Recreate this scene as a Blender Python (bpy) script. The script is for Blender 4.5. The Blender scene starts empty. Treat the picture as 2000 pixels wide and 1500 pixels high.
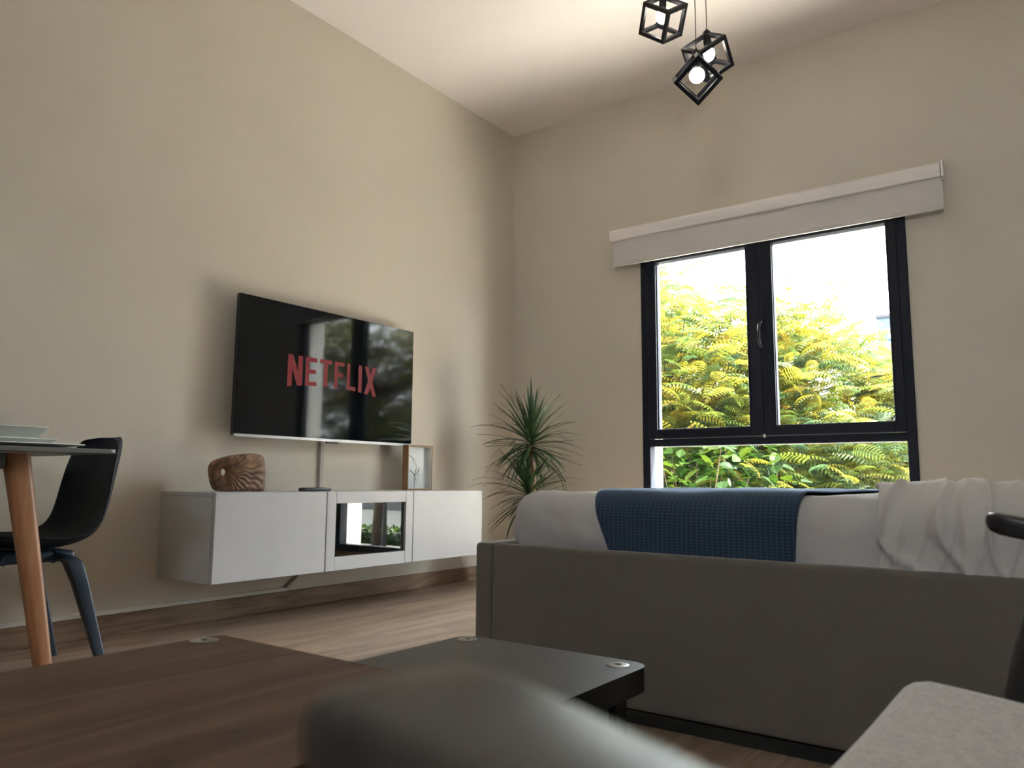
import bpy, bmesh, math, random
import numpy as np
from mathutils import Vector, Matrix, noise
R = math.radians
PI = math.pi
random.seed(7)
sc = bpy.context.scene
COL = sc.collection

# ------------------------------------------------------------ camera
cam_d = bpy.data.cameras.new('camera')
cam = bpy.data.objects.new('camera', cam_d)
COL.objects.link(cam)
sc.camera = cam
pi_, ya_, ro_ = 0.1252, -0.6329, 0.0070
F = Vector((math.sin(ya_)*math.cos(pi_), math.cos(ya_)*math.cos(pi_), math.sin(pi_)))
RR = Vector((math.cos(ya_), -math.sin(ya_), 0))
UU = RR.cross(F)
R2 = RR*math.cos(ro_) + UU*math.sin(ro_)
U2 = -RR*math.sin(ro_) + UU*math.cos(ro_)
m3 = Matrix((R2, U2, -F)).transposed()
cam.matrix_world = Matrix.Translation((3.3571, -4.5793, 0.6579)) @ m3.to_4x4()
cam_d.sensor_width = 36.0
cam_d.lens = 1508.6/2000*36.0
cam_d.clip_start = 0.02
cam_d.clip_end = 500
cam_d.dof.use_dof = True
cam_d.dof.focus_distance = 2.1
cam_d.dof.aperture_fstop = cam_d.lens/1000/0.0034   # 3.4 mm entrance pupil

# ------------------------------------------------------------ world, sun, exposure
w = bpy.data.worlds.new('sky'); sc.world = w; w.use_nodes = True
bg = w.node_tree.nodes['Background']
bg.inputs[0].default_value = (0.90, 0.95, 1.0, 1)
bg.inputs[1].default_value = 20.0
sun_d = bpy.data.lights.new('sun', 'SUN'); sun_d.energy = 100.0; sun_d.angle = R(3.0)
sun_d.color = (1.0, 0.94, 0.82)
sun = bpy.data.objects.new('sun', sun_d); COL.objects.link(sun)
sun.rotation_euler = Vector((0.62, 0.22, 0.80)).to_track_quat('Z', 'Y').to_euler()
D_ = -7.2
def portal(loc, rot, sx, sy):
    d = bpy.data.lights.new('window_portal', 'AREA'); d.shape = 'RECTANGLE'; d.size = sx; d.size_y = sy
    d.cycles.is_portal = True
    o = bpy.data.objects.new('window_portal', d); COL.objects.link(o)
    o.location = loc; o.rotation_euler = rot
portal((1.868, 0.10, 1.12), (R(-90), 0, 0), 1.6, 2.1)          # shines towards -y
portal((3.85, D_-.05, 2.40), (R(90), 0, 0), 1.1, .80)  # portal of the added fill window
sc.view_settings.view_transform = 'Standard'
sc.view_settings.look = 'None'
sc.view_settings.gamma = 1
sc.view_settings.exposure = 0.5
sc.view_settings.use_curve_mapping = False
try:
    sc.cycles.max_bounces = 14; sc.cycles.diffuse_bounces = 8; sc.cycles.glossy_bounces = 5
    sc.cycles.transparent_max_bounces = 16; sc.cycles.transmission_bounces = 8
    sc.cycles.sample_clamp_indirect = 60.0
    sc.cycles.caustics_reflective = False; sc.cycles.caustics_refractive = False
    sc.cycles.use_denoising = True
except Exception:
    pass

# ------------------------------------------------------------ materials
def mat(name, col, rough=.6, metal=0, spec=.5, emit=None, es=0, **kw):
    m = bpy.data.materials.new(name); m.use_nodes = True
    n = m.node_tree.nodes; l = m.node_tree.links
    b = n['Principled BSDF']
    b.inputs['Base Color'].default_value = (*col, 1)
    b.inputs['Roughness'].default_value = rough
    b.inputs['Metallic'].default_value = metal
    b.inputs['Specular IOR Level'].default_value = spec
    if emit:
        b.inputs['Emission Color'].default_value = (*emit, 1); b.inputs['Emission Strength'].default_value = es
    m.diffuse_color = (*col, 1)
    return m
def grainy(m, col2, scale, bump=0.0, bscale=None, fac=(.35, .65), stretch=(1, 1, 1), detail=4, bdist=.002):
    """procedural noise tint between the base colour and col2, with fine relief"""
    n = m.node_tree.nodes; l = m.node_tree.links; b = n['Principled BSDF']
    tc = n.new('ShaderNodeTexCoord'); mp = n.new('ShaderNodeMapping'); mp.inputs['Scale'].default_value = stretch
    l.new(tc.outputs['Object'], mp.inputs[0])
    ns = n.new('ShaderNodeTexNoise'); ns.inputs['Scale'].default_value = scale; ns.inputs['Detail'].default_value = detail
    l.new(mp.outputs[0], ns.inputs[0])
    cr = n.new('ShaderNodeValToRGB'); cr.color_ramp.elements[0].position = fac[0]; cr.color_ramp.elements[1].position = fac[1]
    cr.color_ramp.elements[0].color = b.inputs['Base Color'].default_value[:]
    cr.color_ramp.elements[1].color = (*col2, 1)
    l.new(ns.outputs[0], cr.inputs[0]); l.new(cr.outputs[0], b.inputs['Base Color'])
    if bump:
        n2 = n.new('ShaderNodeTexNoise'); n2.inputs['Scale'].default_value = bscale or scale*4; n2.inputs['Detail'].default_value = 3
        l.new(mp.outputs[0], n2.inputs[0])
        bp = n.new('ShaderNodeBump'); bp.inputs['Strength'].default_value = bump; bp.inputs['Distance'].default_value = bdist
        l.new(n2.outputs[0], bp.inputs['Height']); l.new(bp.outputs[0], b.inputs['Normal'])
    return m
def wood(name, c1, c2, c3, axis='y', scale=1.0, rough=.5, rings=6.0):
    m = bpy.data.materials.new(name); m.use_nodes = True
    n = m.node_tree.nodes; l = m.node_tree.links; b = n['Principled BSDF']
    tc = n.new('ShaderNodeTexCoord'); oi = n.new('ShaderNodeObjectInfo')
    mul = n.new('ShaderNodeVectorMath'); mul.operation = 'MULTIPLY_ADD'
    comb = n.new('ShaderNodeCombineXYZ')
    for i in range(3): l.new(oi.outputs['Random'], comb.inputs[i])
    mul.inputs[1].default_value = (37, 53, 71)
    l.new(comb.outputs[0], mul.inputs[0]); l.new(tc.outputs['Object'], mul.inputs[2])
    st = {'x': (.09, 1, 1), 'y': (1, .09, 1), 'z': (1, 1, .09)}[axis]
    mp = n.new('ShaderNodeMapping'); mp.inputs['Scale'].default_value = [s*scale for s in st]
    l.new(mul.outputs[0], mp.inputs[0])
    # warped rings (cathedral figure)
    n1 = n.new('ShaderNodeTexNoise'); n1.inputs['Scale'].default_value = 4.0; n1.inputs['Detail'].default_value = 2; n1.inputs['Distortion'].default_value = .4
    l.new(mp.outputs[0], n1.inputs[0])
    m1 = n.new('ShaderNodeMath'); m1.operation = 'MULTIPLY'; m1.inputs[1].default_value = rings
    l.new(n1.outputs[0], m1.inputs[0])
    fr = n.new('ShaderNodeMath'); fr.operation = 'PINGPONG'; fr.inputs[1].default_value = .5; l.new(m1.outputs[0], fr.inputs[0])
    n2 = n.new('ShaderNodeTexNoise'); n2.inputs['Scale'].default_value = 70; n2.inputs['Detail'].default_value = 5; n2.inputs['Roughness'].default_value = .7
    l.new(mp.outputs[0], n2.inputs[0])
    ad = n.new('ShaderNodeMath'); ad.operation = 'MULTIPLY_ADD'; ad.inputs[1].default_value = .75
    l.new(fr.outputs[0], ad.inputs[0])
    s2 = n.new('ShaderNodeMath'); s2.operation = 'MULTIPLY'; s2.inputs[1].default_value = .75; l.new(n2.outputs[0], s2.inputs[0])
    l.new(s2.outputs[0], ad.inputs[2])
    cr = n.new('ShaderNodeValToRGB'); e = cr.color_ramp.elements
    e[0].position = .25; e[0].color = (*c1, 1); e[1].position = .8; e[1].color = (*c3, 1)
    x = e.new(.5); x.color = (*c2, 1)
    l.new(ad.outputs[0], cr.inputs[0])
    hs = n.new('ShaderNodeHueSaturation')
    mr = n.new('ShaderNodeMapRange'); mr.inputs[3].default_value = .86; mr.inputs[4].default_value = 1.12
    l.new(oi.outputs['Random'], mr.inputs[0]); l.new(mr.outputs[0], hs.inputs['Value'])
    l.new(cr.outputs[0], hs.inputs['Color']); l.new(hs.outputs[0], b.inputs['Base Color'])
    b.inputs['Roughness'].default_value = rough
    bp = n.new('ShaderNodeBump'); bp.inputs['Strength'].default_value = .25; bp.inputs['Distance'].default_value = .0008
    l.new(n2.outputs[0], bp.inputs['Height']); l.new(bp.outputs[0], b.inputs['Normal'])
    m.diffuse_color = (*c2, 1); b.inputs['Specular IOR Level'].default_value = .3
    return m
def fabric(name, c1, c2, wscale=900, bump=.4):
    """woven cloth: crossed threads plus mottling"""
    m = mat(name, c1, .9, spec=.2); n = m.node_tree.nodes; l = m.node_tree.links; b = n['Principled BSDF']
    b.inputs['Sheen Weight'].default_value = .25
    tc = n.new('ShaderNodeTexCoord')
    outs = []
    for st in ((1, .12, .12), (.12, 1, .12), (.12, .12, 1)):
        mp = n.new('ShaderNodeMapping'); mp.inputs['Scale'].default_value = st; l.new(tc.outputs['Object'], mp.inputs[0])
        ns = n.new('ShaderNodeTexNoise'); ns.inputs['Scale'].default_value = wscale; ns.inputs['Detail'].default_value = 1
        l.new(mp.outputs[0], ns.inputs[0]); outs.append(ns.outputs[0])
    a = n.new('ShaderNodeMath'); a.operation = 'ADD'; l.new(outs[0], a.inputs[0]); l.new(outs[1], a.inputs[1])
    a2 = n.new('ShaderNodeMath'); a2.operation = 'ADD'; l.new(a.outputs[0], a2.inputs[0]); l.new(outs[2], a2.inputs[1])
    dv = n.new('ShaderNodeMath'); dv.operation = 'DIVIDE'; dv.inputs[1].default_value = 3; l.new(a2.outputs[0], dv.inputs[0])
    cr = n.new('ShaderNodeValToRGB'); cr.color_ramp.elements[0].position = .38; cr.color_ramp.elements[1].position = .62
    cr.color_ramp.elements[0].color = (*c1, 1); cr.color_ramp.elements[1].color = (*c2, 1)
    l.new(dv.outputs[0], cr.inputs[0]); l.new(cr.outputs[0], b.inputs['Base Color'])
    bp = n.new('ShaderNodeBump'); bp.inputs['Strength'].default_value = bump; bp.inputs['Distance'].default_value = .001
    l.new(dv.outputs[0], bp.inputs['Height']); l.new(bp.outputs[0], b.inputs['Normal'])
    return m
M = {}
M['wall'] = grainy(mat('wall_paint', (.580, .542, .470), .55, spec=.35), (.592, .553, .482), 2.2, .12, 160)
M['ceil'] = grainy(mat('ceiling_paint', (.80, .765, .75), .8, spec=.2), (.815, .78, .765), 1.5, .1, 120)
M['extwall'] = grainy(mat('white_render', (.86, .86, .84), .8), (.80, .80, .78), 3, .2, 60)
M['oak'] = wood('floor_oak_vinyl', (.200, .140, .100), (.285, .205, .150), (.365, .270, .205), 'y', 1.6, .42, 5)
M['skirt'] = wood('skirting_oak', (.170, .105, .065), (.250, .165, .105), (.33, .225, .15), 'y', 2.2, .5, 7)
M['skirtx'] = wood('skirting_oak_x', (.170, .105, .065), (.250, .165, .105), (.33, .225, .15), 'x', 2.2, .5, 7)
M['walnut'] = wood('table_walnut_print', (.036, .018, .010), (.076, .040, .023), (.125, .069, .042), 'y', 1.6, .6, 9)
M['beech'] = wood('beech_leg', (.26, .120, .058), (.32, .155, .078), (.37, .19, .10), 'z', 3.0, .4, 3)
M['frame_oak'] = wood('photo_frame_wood', (.22, .115, .05), (.30, .165, .08), (.38, .22, .11), 'z', 4, .5, 3)
M['white'] = grainy(mat('white_laminate', (.50, .505, .52), .38, spec=.45), (.515, .52, .535), 2)
M['whitep'] = mat('white_plastic', (.78, .77, .76), .35)
M['trunking'] = mat('white_trunking', (.66, .64, .60), .5)
M['conduit'] = mat('grey_conduit', (.42, .40, .37), .5)
M['black'] = mat('black_powder_coat', (.008, .009, .013), .42, spec=.35)
M['winblack'] = grainy(mat('anodised_black_frame', (.008, .010, .020), .5, spec=.25), (.011, .014, .026), 8)
M['tabblack'] = grainy(mat('black_table_lacquer', (.012, .012, .012), .42, spec=.55), (.016, .016, .016), 30)
M['armblack'] = mat('satin_black_arm', (.016, .016, .018), .36, spec=.55)
M['shell'] = grainy(mat('dark_blue_shell_plastic', (.005, .008, .016), .55, spec=.3), (.007, .011, .021), 60, .15, 300)
M['chrome'] = mat('brushed_steel', (.30, .29, .27), .38, 1)
M['hole'] = mat('dark_recess', (.01, .01, .01), .6)
M['greytop'] = mat('grey_table_laminate', (.145, .15, .15), .35)
M['ceramic'] = mat('white_glazed_ceramic', (.66, .70, .68), .18)
M['screen'] = mat('tv_glass', (.004, .005, .007), .05, spec=.42)
M['tvbody'] = mat('tv_back_plastic', (.02, .02, .022), .4)
M['silver'] = mat('silver_trim', (.45, .45, .47), .3, 1)
M['red'] = mat('lit_red_letters', (.03, .001, .002), .3, spec=.3, emit=(.85, .010, .035), es=.10)
M['bedfab'] = fabric('grey_brown_upholstery', (.122, .111, .100), (.142, .130, .118), 1300, .15)
M['plinth'] = mat('black_plinth', (.012, .011, .010), .7)
M['sheet'] = grainy(mat('white_cotton_sheet', (.46, .455, .465), .85, spec=.15), (.50, .495, .505), 3, .5, 7, bdist=.03)
M['duvet'] = grainy(mat('pale_cotton_duvet', (.50, .49, .49), .85, spec=.15), (.55, .54, .535), 3, .45, 9, bdist=.025)
M['seat'] = fabric('light_grey_woven_seat', (.30, .285, .275), (.46, .44, .425), 900, .35)
M['leafgreen'] = grainy(mat('dracaena_leaf', (.018, .050, .014), .40), (.045, .095, .028), 12)
M['stem'] = grainy(mat('dracaena_stem', (.20, .13, .08), .8), (.32, .22, .14), 40, .5, 90)
M['pot'] = mat('white_pot', (.7, .7, .68), .4)
M['soil'] = grainy(mat('potting_soil', (.03, .02, .015), .95), (.06, .04, .03), 60, .6)
M['mount'] = mat('art_paper', (.76, .78, .82), .8)
M['inner'] = mat('inner_frame_white', (.62, .60, .57), .6)
M['ink'] = mat('botanical_ink', (.10, .10, .11), .8)
M['petal'] = mat('botanical_wash', (.42, .43, .36), .8)
M['bark'] = grainy(mat('tree_bark', (.020, .014, .010), .9, spec=.1), (.035, .026, .019), 14, .6, 40)
M['twig'] = mat('reddish_twig', (.035, .018, .009), .8)
M['ground'] = grainy(mat('grass_ground', (.003, .005, .0012), .95, spec=.05), (.006, .007, .002), 2)
M['pave'] = grainy(mat('pink_paving', (.60, .54, .49), .85), (.68, .62, .56), 6)
M['road'] = grainy(mat('asphalt', (.010, .011, .012), .9, spec=.1), (.013, .014, .015), 8)
M['facade'] = grainy(mat('far_building_blue_grey', (.050, .062, .080), .8, spec=.1), (.058, .072, .092), .6)
M['farglass'] = mat('far_window_glass', (.12, .13, .14), .4)
M['roofred'] = mat('terracotta_roof', (.022, .009, .006), .8, spec=.1)
M['tarp'] = mat('blue_sign_panel', (.010, .040, .15), .6, spec=.1)
M['signred'] = mat('red_sign_panel', (.13, .015, .02), .6, spec=.1)
M['lampgrey'] = mat('grey_lamp_post', (.03, .03, .032), .6, spec=.2)
M['farwall'] = mat('far_pale_wall', (.022, .022, .023), .8)
# waffle throw
m = mat('blue_waffle_cotton', (.020, .042, .085), .85, spec=.2); M['throw'] = m
n = m.node_tree.nodes; l = m.node_tree.links; b = n['Principled BSDF']; b.inputs['Sheen Weight'].default_value = .6; b.inputs['Sheen Tint'].default_value = (.5, .7, 1, 1)
uv = n.new('ShaderNodeUVMap'); uv.uv_map = 'UVMap'
sx = n.new('ShaderNodeSeparateXYZ'); l.new(uv.outputs[0], sx.inputs[0])
def tri(sock, f):
    a = n.new('ShaderNodeMath'); a.operation = 'MULTIPLY'; a.inputs[1].default_value = f; l.new(sock, a.inputs[0])
    c = n.new('ShaderNodeMath'); c.operation = 'PINGPONG'; c.inputs[1].default_value = .5; l.new(a.outputs[0], c.inputs[0])
    return c.outputs[0]
mx = n.new('ShaderNodeMath'); mx.operation = 'MAXIMUM'
l.new(tri(sx.outputs[0], 70), mx.inputs[0]); l.new(tri(sx.outputs[1], 120), mx.inputs[1])
cr = n.new('ShaderNodeValToRGB'); cr.color_ramp.elements[0].position = .22; cr.color_ramp.elements[1].position = .5
cr.color_ramp.elements[0].color = (.014, .029, .058, 1); cr.color_ramp.elements[1].color = (.036, .066, .112, 1)
l.new(mx.outputs[0], cr.inputs[0]); l.new(cr.outputs[0], b.inputs['Base Color'])
bp = n.new('ShaderNodeBump'); bp.inputs['Strength'].default_value = .35; bp.inputs['Distance'].default_value = .002
l.new(mx.outputs[0], bp.inputs['Height']); l.new(bp.outputs[0], b.inputs['Normal'])
# blind fabric and bulb
M['blind'] = mat('white_blind_fabric', (.60, .58, .57), .85, spec=.2)
M['blindtube'] = mat('white_blind_cassette', (.76, .74, .73), .45)
M['bulb'] = mat('lit_bulb', (1, .98, .92), .3, emit=(1, .93, .82), es=14)
M['bulbneck'] = mat('bulb_neck', (.45, .44, .43), .25, .8)
# window glass: thin pane, mostly clear with a mirror share at grazing angles
def thin_glass(name, tint, ior=1.5):
    m = bpy.data.materials.new(name); m.use_nodes = True; n = m.node_tree.nodes; l = m.node_tree.links
    n.remove(n['Principled BSDF'])
    t = n.new('ShaderNodeBsdfTransparent'); t.inputs[0].default_value = (*tint, 1)
    g = n.new('ShaderNodeBsdfGlossy'); g.inputs['Roughness'].default_value = 0.0
    f = n.new('ShaderNodeFresnel'); f.inputs[0].default_value = ior
    ge = n.new('ShaderNodeNewGeometry'); iv = n.new('ShaderNodeMath'); iv.operation = 'SUBTRACT'; iv.inputs[0].default_value = 1; l.new(ge.outputs['Backfacing'], iv.inputs[1])
    fm = n.new('ShaderNodeMath'); fm.operation = 'MULTIPLY'; l.new(f.outputs[0], fm.inputs[0]); l.new(iv.outputs[0], fm.inputs[1])
    mx = n.new('ShaderNodeMixShader'); l.new(fm.outputs[0], mx.inputs[0]); l.new(t.outputs[0], mx.inputs[1]); l.new(g.outputs[0], mx.inputs[2])
    l.new(mx.outputs[0], n['Material Output'].inputs[0]); return m
M['glass'] = thin_glass('window_glass', (.97, .985, .98))
M['frameglass'] = thin_glass('picture_glass', (.97, .98, .98))
def part_mirror(name, tint, share):
    m = bpy.data.materials.new(name); m.use_nodes = True; n = m.node_tree.nodes; l = m.node_tree.links
    n.remove(n['Principled BSDF'])
    t = n.new('ShaderNodeBsdfTransparent'); t.inputs[0].default_value = (*tint, 1)
    g = n.new('ShaderNodeBsdfGlossy'); g.inputs['Roughness'].default_value = 0.0; g.inputs[0].default_value = (.9, .93, .91, 1)
    mx = n.new('ShaderNodeMixShader'); mx.inputs[0].default_value = share; l.new(t.outputs[0], mx.inputs[1]); l.new(g.outputs[0], mx.inputs[2])
    l.new(mx.outputs[0], n['Material Output'].inputs[0]); return m
M['mirrorglass'] = part_mirror('reflective_door_glass', (.55, .56, .54), .20)
# foliage: colour per vertex, half translucent
def foliage(name, gain=1.0):
    m = bpy.data.materials.new(name); m.use_nodes = True; n = m.node_tree.nodes; l = m.node_tree.links
    b = n['Principled BSDF']; b.inputs['Roughness'].default_value = .5; b.inputs['Specular IOR Level'].default_value = .12
    a = n.new('ShaderNodeAttribute'); a.attribute_name = 'leafcol'
    l.new(a.outputs['Color'], b.inputs['Base Color'])
    t = n.new('ShaderNodeBsdfTranslucent'); l.new(a.outputs['Color'], t.inputs[0])
    mx = n.new('ShaderNodeMixShader'); mx.inputs[0].default_value = .45
    l.new(b.outputs[0], mx.inputs[1]); l.new(t.outputs[0], mx.inputs[2]); l.new(mx.outputs[0], n['Material Output'].inputs[0])
    return m
M['foliage'] = foliage('tree_foliage')

# ------------------------------------------------------------ mesh helpers
def obj(name, bm, m, parent=None, smooth=False, angle=None):
    me = bpy.data.meshes.new(name)
    if isinstance(bm, bmesh.types.BMesh):
        bmesh.ops.recalc_face_normals(bm, faces=bm.faces)
        bm.to_mesh(me); bm.free()
    else:
        me.from_pydata(*bm); me.update()
    for mm in (m if isinstance(m, (list, tuple)) else [m]): me.materials.append(mm)
    if smooth:
        for p in me.polygons: p.use_smooth = True
        if angle: me.set_sharp_from_angle(angle=R(angle))
    o = bpy.data.objects.new(name, me); COL.objects.link(o)
    if parent: o.parent = parent
    return o
def tag(o, label=None, cat=None, group=None, kind=None):
    if label: o['label'] = label
    if cat: o['category'] = cat
    if group: o['group'] = group
    if kind: o['kind'] = kind
    return o
def thing(name, label, cat, loc=(0, 0, 0), rz=0, group=None):
    o = bpy.data.objects.new(name, None); COL.objects.link(o); o.empty_display_size = .1
    o.location = loc; o.rotation_euler = (0, 0, rz)
    return tag(o, label, cat, group)
def box(bm, a, b, bev=0, seg=2):
    v = [bm.verts.new((x, y, z)) for x in (a[0], b[0]) for y in (a[1], b[1]) for z in (a[2], b[2])]
    fs = [bm.faces.new([v[i] for i in f]) for f in ((0, 1, 3, 2), (4, 6, 7, 5), (0, 4, 5, 1), (2, 3, 7, 6), (0, 2, 6, 4), (1, 5, 7, 3))]
    if bev:
        es = list({e for f in fs for e in f.edges})
        bmesh.ops.bevel(bm, geom=es, offset=bev, segments=seg, affect='EDGES', profile=.5)
    return bm
def B(a, b, bev=0, seg=2):
    return box(bmesh.new(), a, b, bev, seg)
def tube(bm, pts, rad, n=8, caps=True):
    """round tube through pts; rad number or list"""
    pts = [Vector(p) for p in pts]; rings = []
    ref = Vector((0, 0, 1))
    for i, p in enumerate(pts):
        d = (pts[min(i+1, len(pts)-1)] - pts[max(i-1, 0)]).normalized()
        a = d.cross(ref)
        if a.length < .05: a = d.cross(Vector((1, 0, 0)))
        a.normalize(); c = d.cross(a)
        r = rad[i] if isinstance(rad, (list, tuple)) else rad
        rings.append([bm.verts.new(p + a*math.cos(2*PI*k/n)*r + c*math.sin(2*PI*k/n)*r) for k in range(n)])
    for i in range(len(rings)-1):
        for k in range(n):
            bm.faces.new((rings[i][k], rings[i][(k+1) % n], rings[i+1][(k+1) % n], rings[i+1][k]))
    if caps:
        bm.faces.new(rings[0]); bm.faces.new(rings[-1])
    return bm
def lathe(bm, prof, n=32, c=(0, 0, 0)):
    rings = []
    for r, z in prof:
        if r < 1e-6: rings.append([bm.verts.new((c[0], c[1], c[2]+z))])
        else: rings.append([bm.verts.new((c[0]+r*math.cos(2*PI*k/n), c[1]+r*math.sin(2*PI*k/n), c[2]+z)) for k in range(n)])
    for a, b in zip(rings, rings[1:]):
        for k in range(n):
            k2 = (k+1) % n
            if len(a) == 1 and len(b) == 1: continue
            if len(a) == 1: bm.faces.new((a[0], b[k], b[k2]))
            elif len(b) == 1: bm.faces.new((a[k], b[0], a[k2]))
            else: bm.faces.new((a[k], b[k], b[k2], a[k2]))
    return bm
def prism(bm, poly, z0, z1, bev=0, seg=3):
    lo = [bm.verts.new((x, y, z0)) for x, y in poly]; hi = [bm.verts.new((x, y, z1)) for x, y in poly]
    ft = bm.faces.new(hi); fb = bm.faces.new(lo[::-1])
    for i in range(len(poly)):
        j = (i+1) % len(poly); bm.faces.new((lo[i], lo[j], hi[j], hi[i]))
    if bev:
        es = list(set(ft.edges) | set(fb.edges))
        bmesh.ops.bevel(bm, geom=es, offset=bev, segments=seg, affect='EDGES', profile=.5)
    return bm
def rrect(x0, y0, x1, y1, r, n=8):
    P = []
    for cx, cy, a0 in ((x1-r, y1-r, 0), (x0+r, y1-r, 90), (x0+r, y0+r, 180), (x1-r, y0+r, 270)):
        for k in range(n+1):
            a = R(a0 + 90*k/n); P.append((cx+r*math.cos(a), cy+r*math.sin(a)))
    return P
def rounded_box(lo, hi, r, step, fn=None):
    """closed surface grid of a rounded box; fn(point, normal) -> displaced point"""
    lo = Vector(lo); hi = Vector(hi); bm = bmesh.new(); cache = {}
    nn = [max(2, int(round((hi[i]-lo[i])/step))) for i in range(3)]
    def vert(i, j, k):
        key = (i, j, k)
        if key not in cache:
            p = Vector((lo[0]+(hi[0]-lo[0])*i/nn[0], lo[1]+(hi[1]-lo[1])*j/nn[1], lo[2]+(hi[2]-lo[2])*k/nn[2]))
            q = Vector([min(max(p[a], lo[a]+r), hi[a]-r) for a in range(3)])
            d = p-q; nrm = d.normalized() if d.length > 1e-9 else Vector((0, 0, 1))
            p = q + nrm*r
            if fn: p = fn(p, nrm)
            cache[key] = bm.verts.new(p)
        return cache[key]
    for ax in range(3):
        u, v = [a for a in range(3) if a != ax]
        for side in (0, nn[ax]):
            for a in range(nn[u]):
                for c in range(nn[v]):
                    q = []
                    for da, dc in ((0, 0), (1, 0), (1, 1), (0, 1)):
                        idx = [0, 0, 0]; idx[ax] = side; idx[u] = a+da; idx[v] = c+dc; q.append(vert(*idx))
                    bm.faces.new(q)
    return bm

# ================================================================= SETTING
W, D, H = 5.6, -7.2, 3.2945
WX0, WX1, WZ0, WZ1 = 1.066, 2.670, 0.06, 2.17
def struct(name, bm, m, **k):
    return tag(obj(name, bm, m, **k), kind='structure')
floor = struct('floor', B((-.3, D-.3, -.30), (W+.3, .3, -.008)), M['hole'])
ceiling = struct('ceiling', B((-.3, D-.3, H), (W+.3, .3, H+.3)), M['ceil'])
wall_left = struct('wall_left', B((-.3, D-.3, -.3), (0, 0, H)), M['wall'])
bm = bmesh.new()
for a, b_ in (((-.3, 0, -.3), (WX0, .28, H)), ((WX1, 0, -.3), (W+.3, .28, H)), ((WX0, 0, -.3), (WX1, .28, WZ0)), ((WX0, 0, WZ1), (WX1, .28, H))):
    box(bm, a, b_)
wall_back = struct('wall_back', bm, [M['wall'], M['extwall']])
for p in wall_back.data.polygons:
    c = p.center
    if c.y > .05: p.material_index = 1
struct('wall_right', B((W, D-.3, -.3), (W+.3, 0, H)), M['wall'])
bm = bmesh.new()      # wall behind the camera; its high window is added for fill light
for a, b_ in (((0, D-.3, -.3), (3.3, D, H)), ((4.4, D-.3, -.3), (W, D, H)), ((3.3, D-.3, 2.8), (4.4, D, H)), ((3.3, D-.3, -.3), (4.4, D, 2.0))):
    box(bm, a, b_)
struct('wall_front', bm, M['wall'])
# oak-look planks, each its own piece
PW, PL = .19, 1.28
plank_mesh = {}
def plank(x0, x1, y0, y1):
    key = (round(x1-x0, 3), round(y1-y0, 3))
    if key not in plank_mesh:
        hx, hy = (x1-x0)/2-.0006, (y1-y0)/2-.0006
        bm = B((-hx, -hy, -.008), (hx, hy, 0))
        me = bpy.data.meshes.new('plank'); bmesh.ops.recalc_face_normals(bm, faces=bm.faces); bm.to_mesh(me); bm.free(); me.materials.append(M['oak']); plank_mesh[key] = me
    o = bpy.data.objects.new('plank', plank_mesh[key]); COL.objects.link(o); o.parent = floor
    o.location = ((x0+x1)/2, (y0+y1)/2, 0)
ncol = int(math.ceil(W/PW))
offs = [0, .43, .86, .21, .64, 1.07]
for i in range(ncol):
    x0, x1 = i*PW, min((i+1)*PW, W)
    y = D - offs[i % 6]
    while y < 0:
        a, c = max(y, D), min(y+PL, 0)
        if c-a > .02: plank(x0, x1, a, c)
        y += PL
# skirting
struct('baseboard_left', B((0, D, 0), (.014, 0, .088), .002), M['skirt'])
bm = box(bmesh.new(), (.014, -.014, 0), (WX0, 0, .088), .002); box(bm, (WX1, -.014, 0), (W, 0, .088), .002)
box(bm, (WX0, -.014, 0), (WX1, 0, .058), .002)
struct('baseboard_back', bm, M['skirtx'])
struct('baseboard_right', B((W-.014, D, 0), (W, -.014, .088), .002), M['skirt'])

# ---------------------------------------------------------------- window_1
win = tag(bpy.data.objects.new('window_1', None), 'black framed window, two casements above a fixed pane', None, kind='structure'); COL.objects.link(win)
def frame_bm(x0, x1, z0, z1, l_, r_, b_, t_, y0, y1, bev=.003):
    bm = bmesh.new()
    box(bm, (x0, y0, z0), (x0+l_, y1, z1), bev, 1); box(bm, (x1-r_, y0, z0), (x1, y1, z1), bev, 1)
    if b_: box(bm, (x0+l_-.001, y0, z0), (x1-r_+.001, y1, z0+b_), bev, 1)
    if t_: box(bm, (x0+l_-.001, y0, z1-t_), (x1-r_+.001, y1, z1), bev, 1)
    return bm
bm = frame_bm(WX0, WX1, WZ0, WZ1, .052, .050, .055, .045, -.012, .070)
box(bm, (WX0+.051, -.010, .884), (WX1-.049, .068, .932), .003, 1)       # transom
obj('window_frame', bm, M['winblack'], win)
def sash(x0, x1, l_, r_, handle=False):
    s = obj('casement_sash', frame_bm(x0, x1, .935, 2.126, l_, r_, .060, .030, -.020, .045, .004), M['winblack'], win)
    g = B((x0+l_-.003, .010, .992), (x1-r_+.003, .016, 2.098)); obj('pane', g, M['glass'], s)
    bm = bmesh.new()   # thin glazing bead proud of the sash
    a, c, z0, z1 = x0+l_, x1-r_, .995, 2.096
    for q in (((a-.010, -.024, z0-.010), (a, .008, z1)), ((c, -.024, z0-.010), (c+.010, .008, z1)), ((a, -.024, z0-.010), (c, .008, z0))): box(bm, *q, .002, 1)
    obj('glazing_bead', bm, M['winblack'], s)
    return s
s1 = sash(WX0+.050, 1.862, .062, .083)
s2 = sash(1.864, WX1-.046, .075, .055)
bm = box(bmesh.new(), (1.864, -.030, 1.560), (1.892, -.020, 1.640), .003, 1)
obj('handle_plate', bm, M['winblack'], s2)
hp = [Vector((1.876, -.030, 1.615)), Vector((1.873, -.052, 1.612)), Vector((1.868, -.066, 1.59)), Vector((1.864, -.068, 1.55)), Vector((1.864, -.064, 1.505)), Vector((1.868, -.052, 1.468)), Vector((1.872, -.04, 1.455))]
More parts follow.
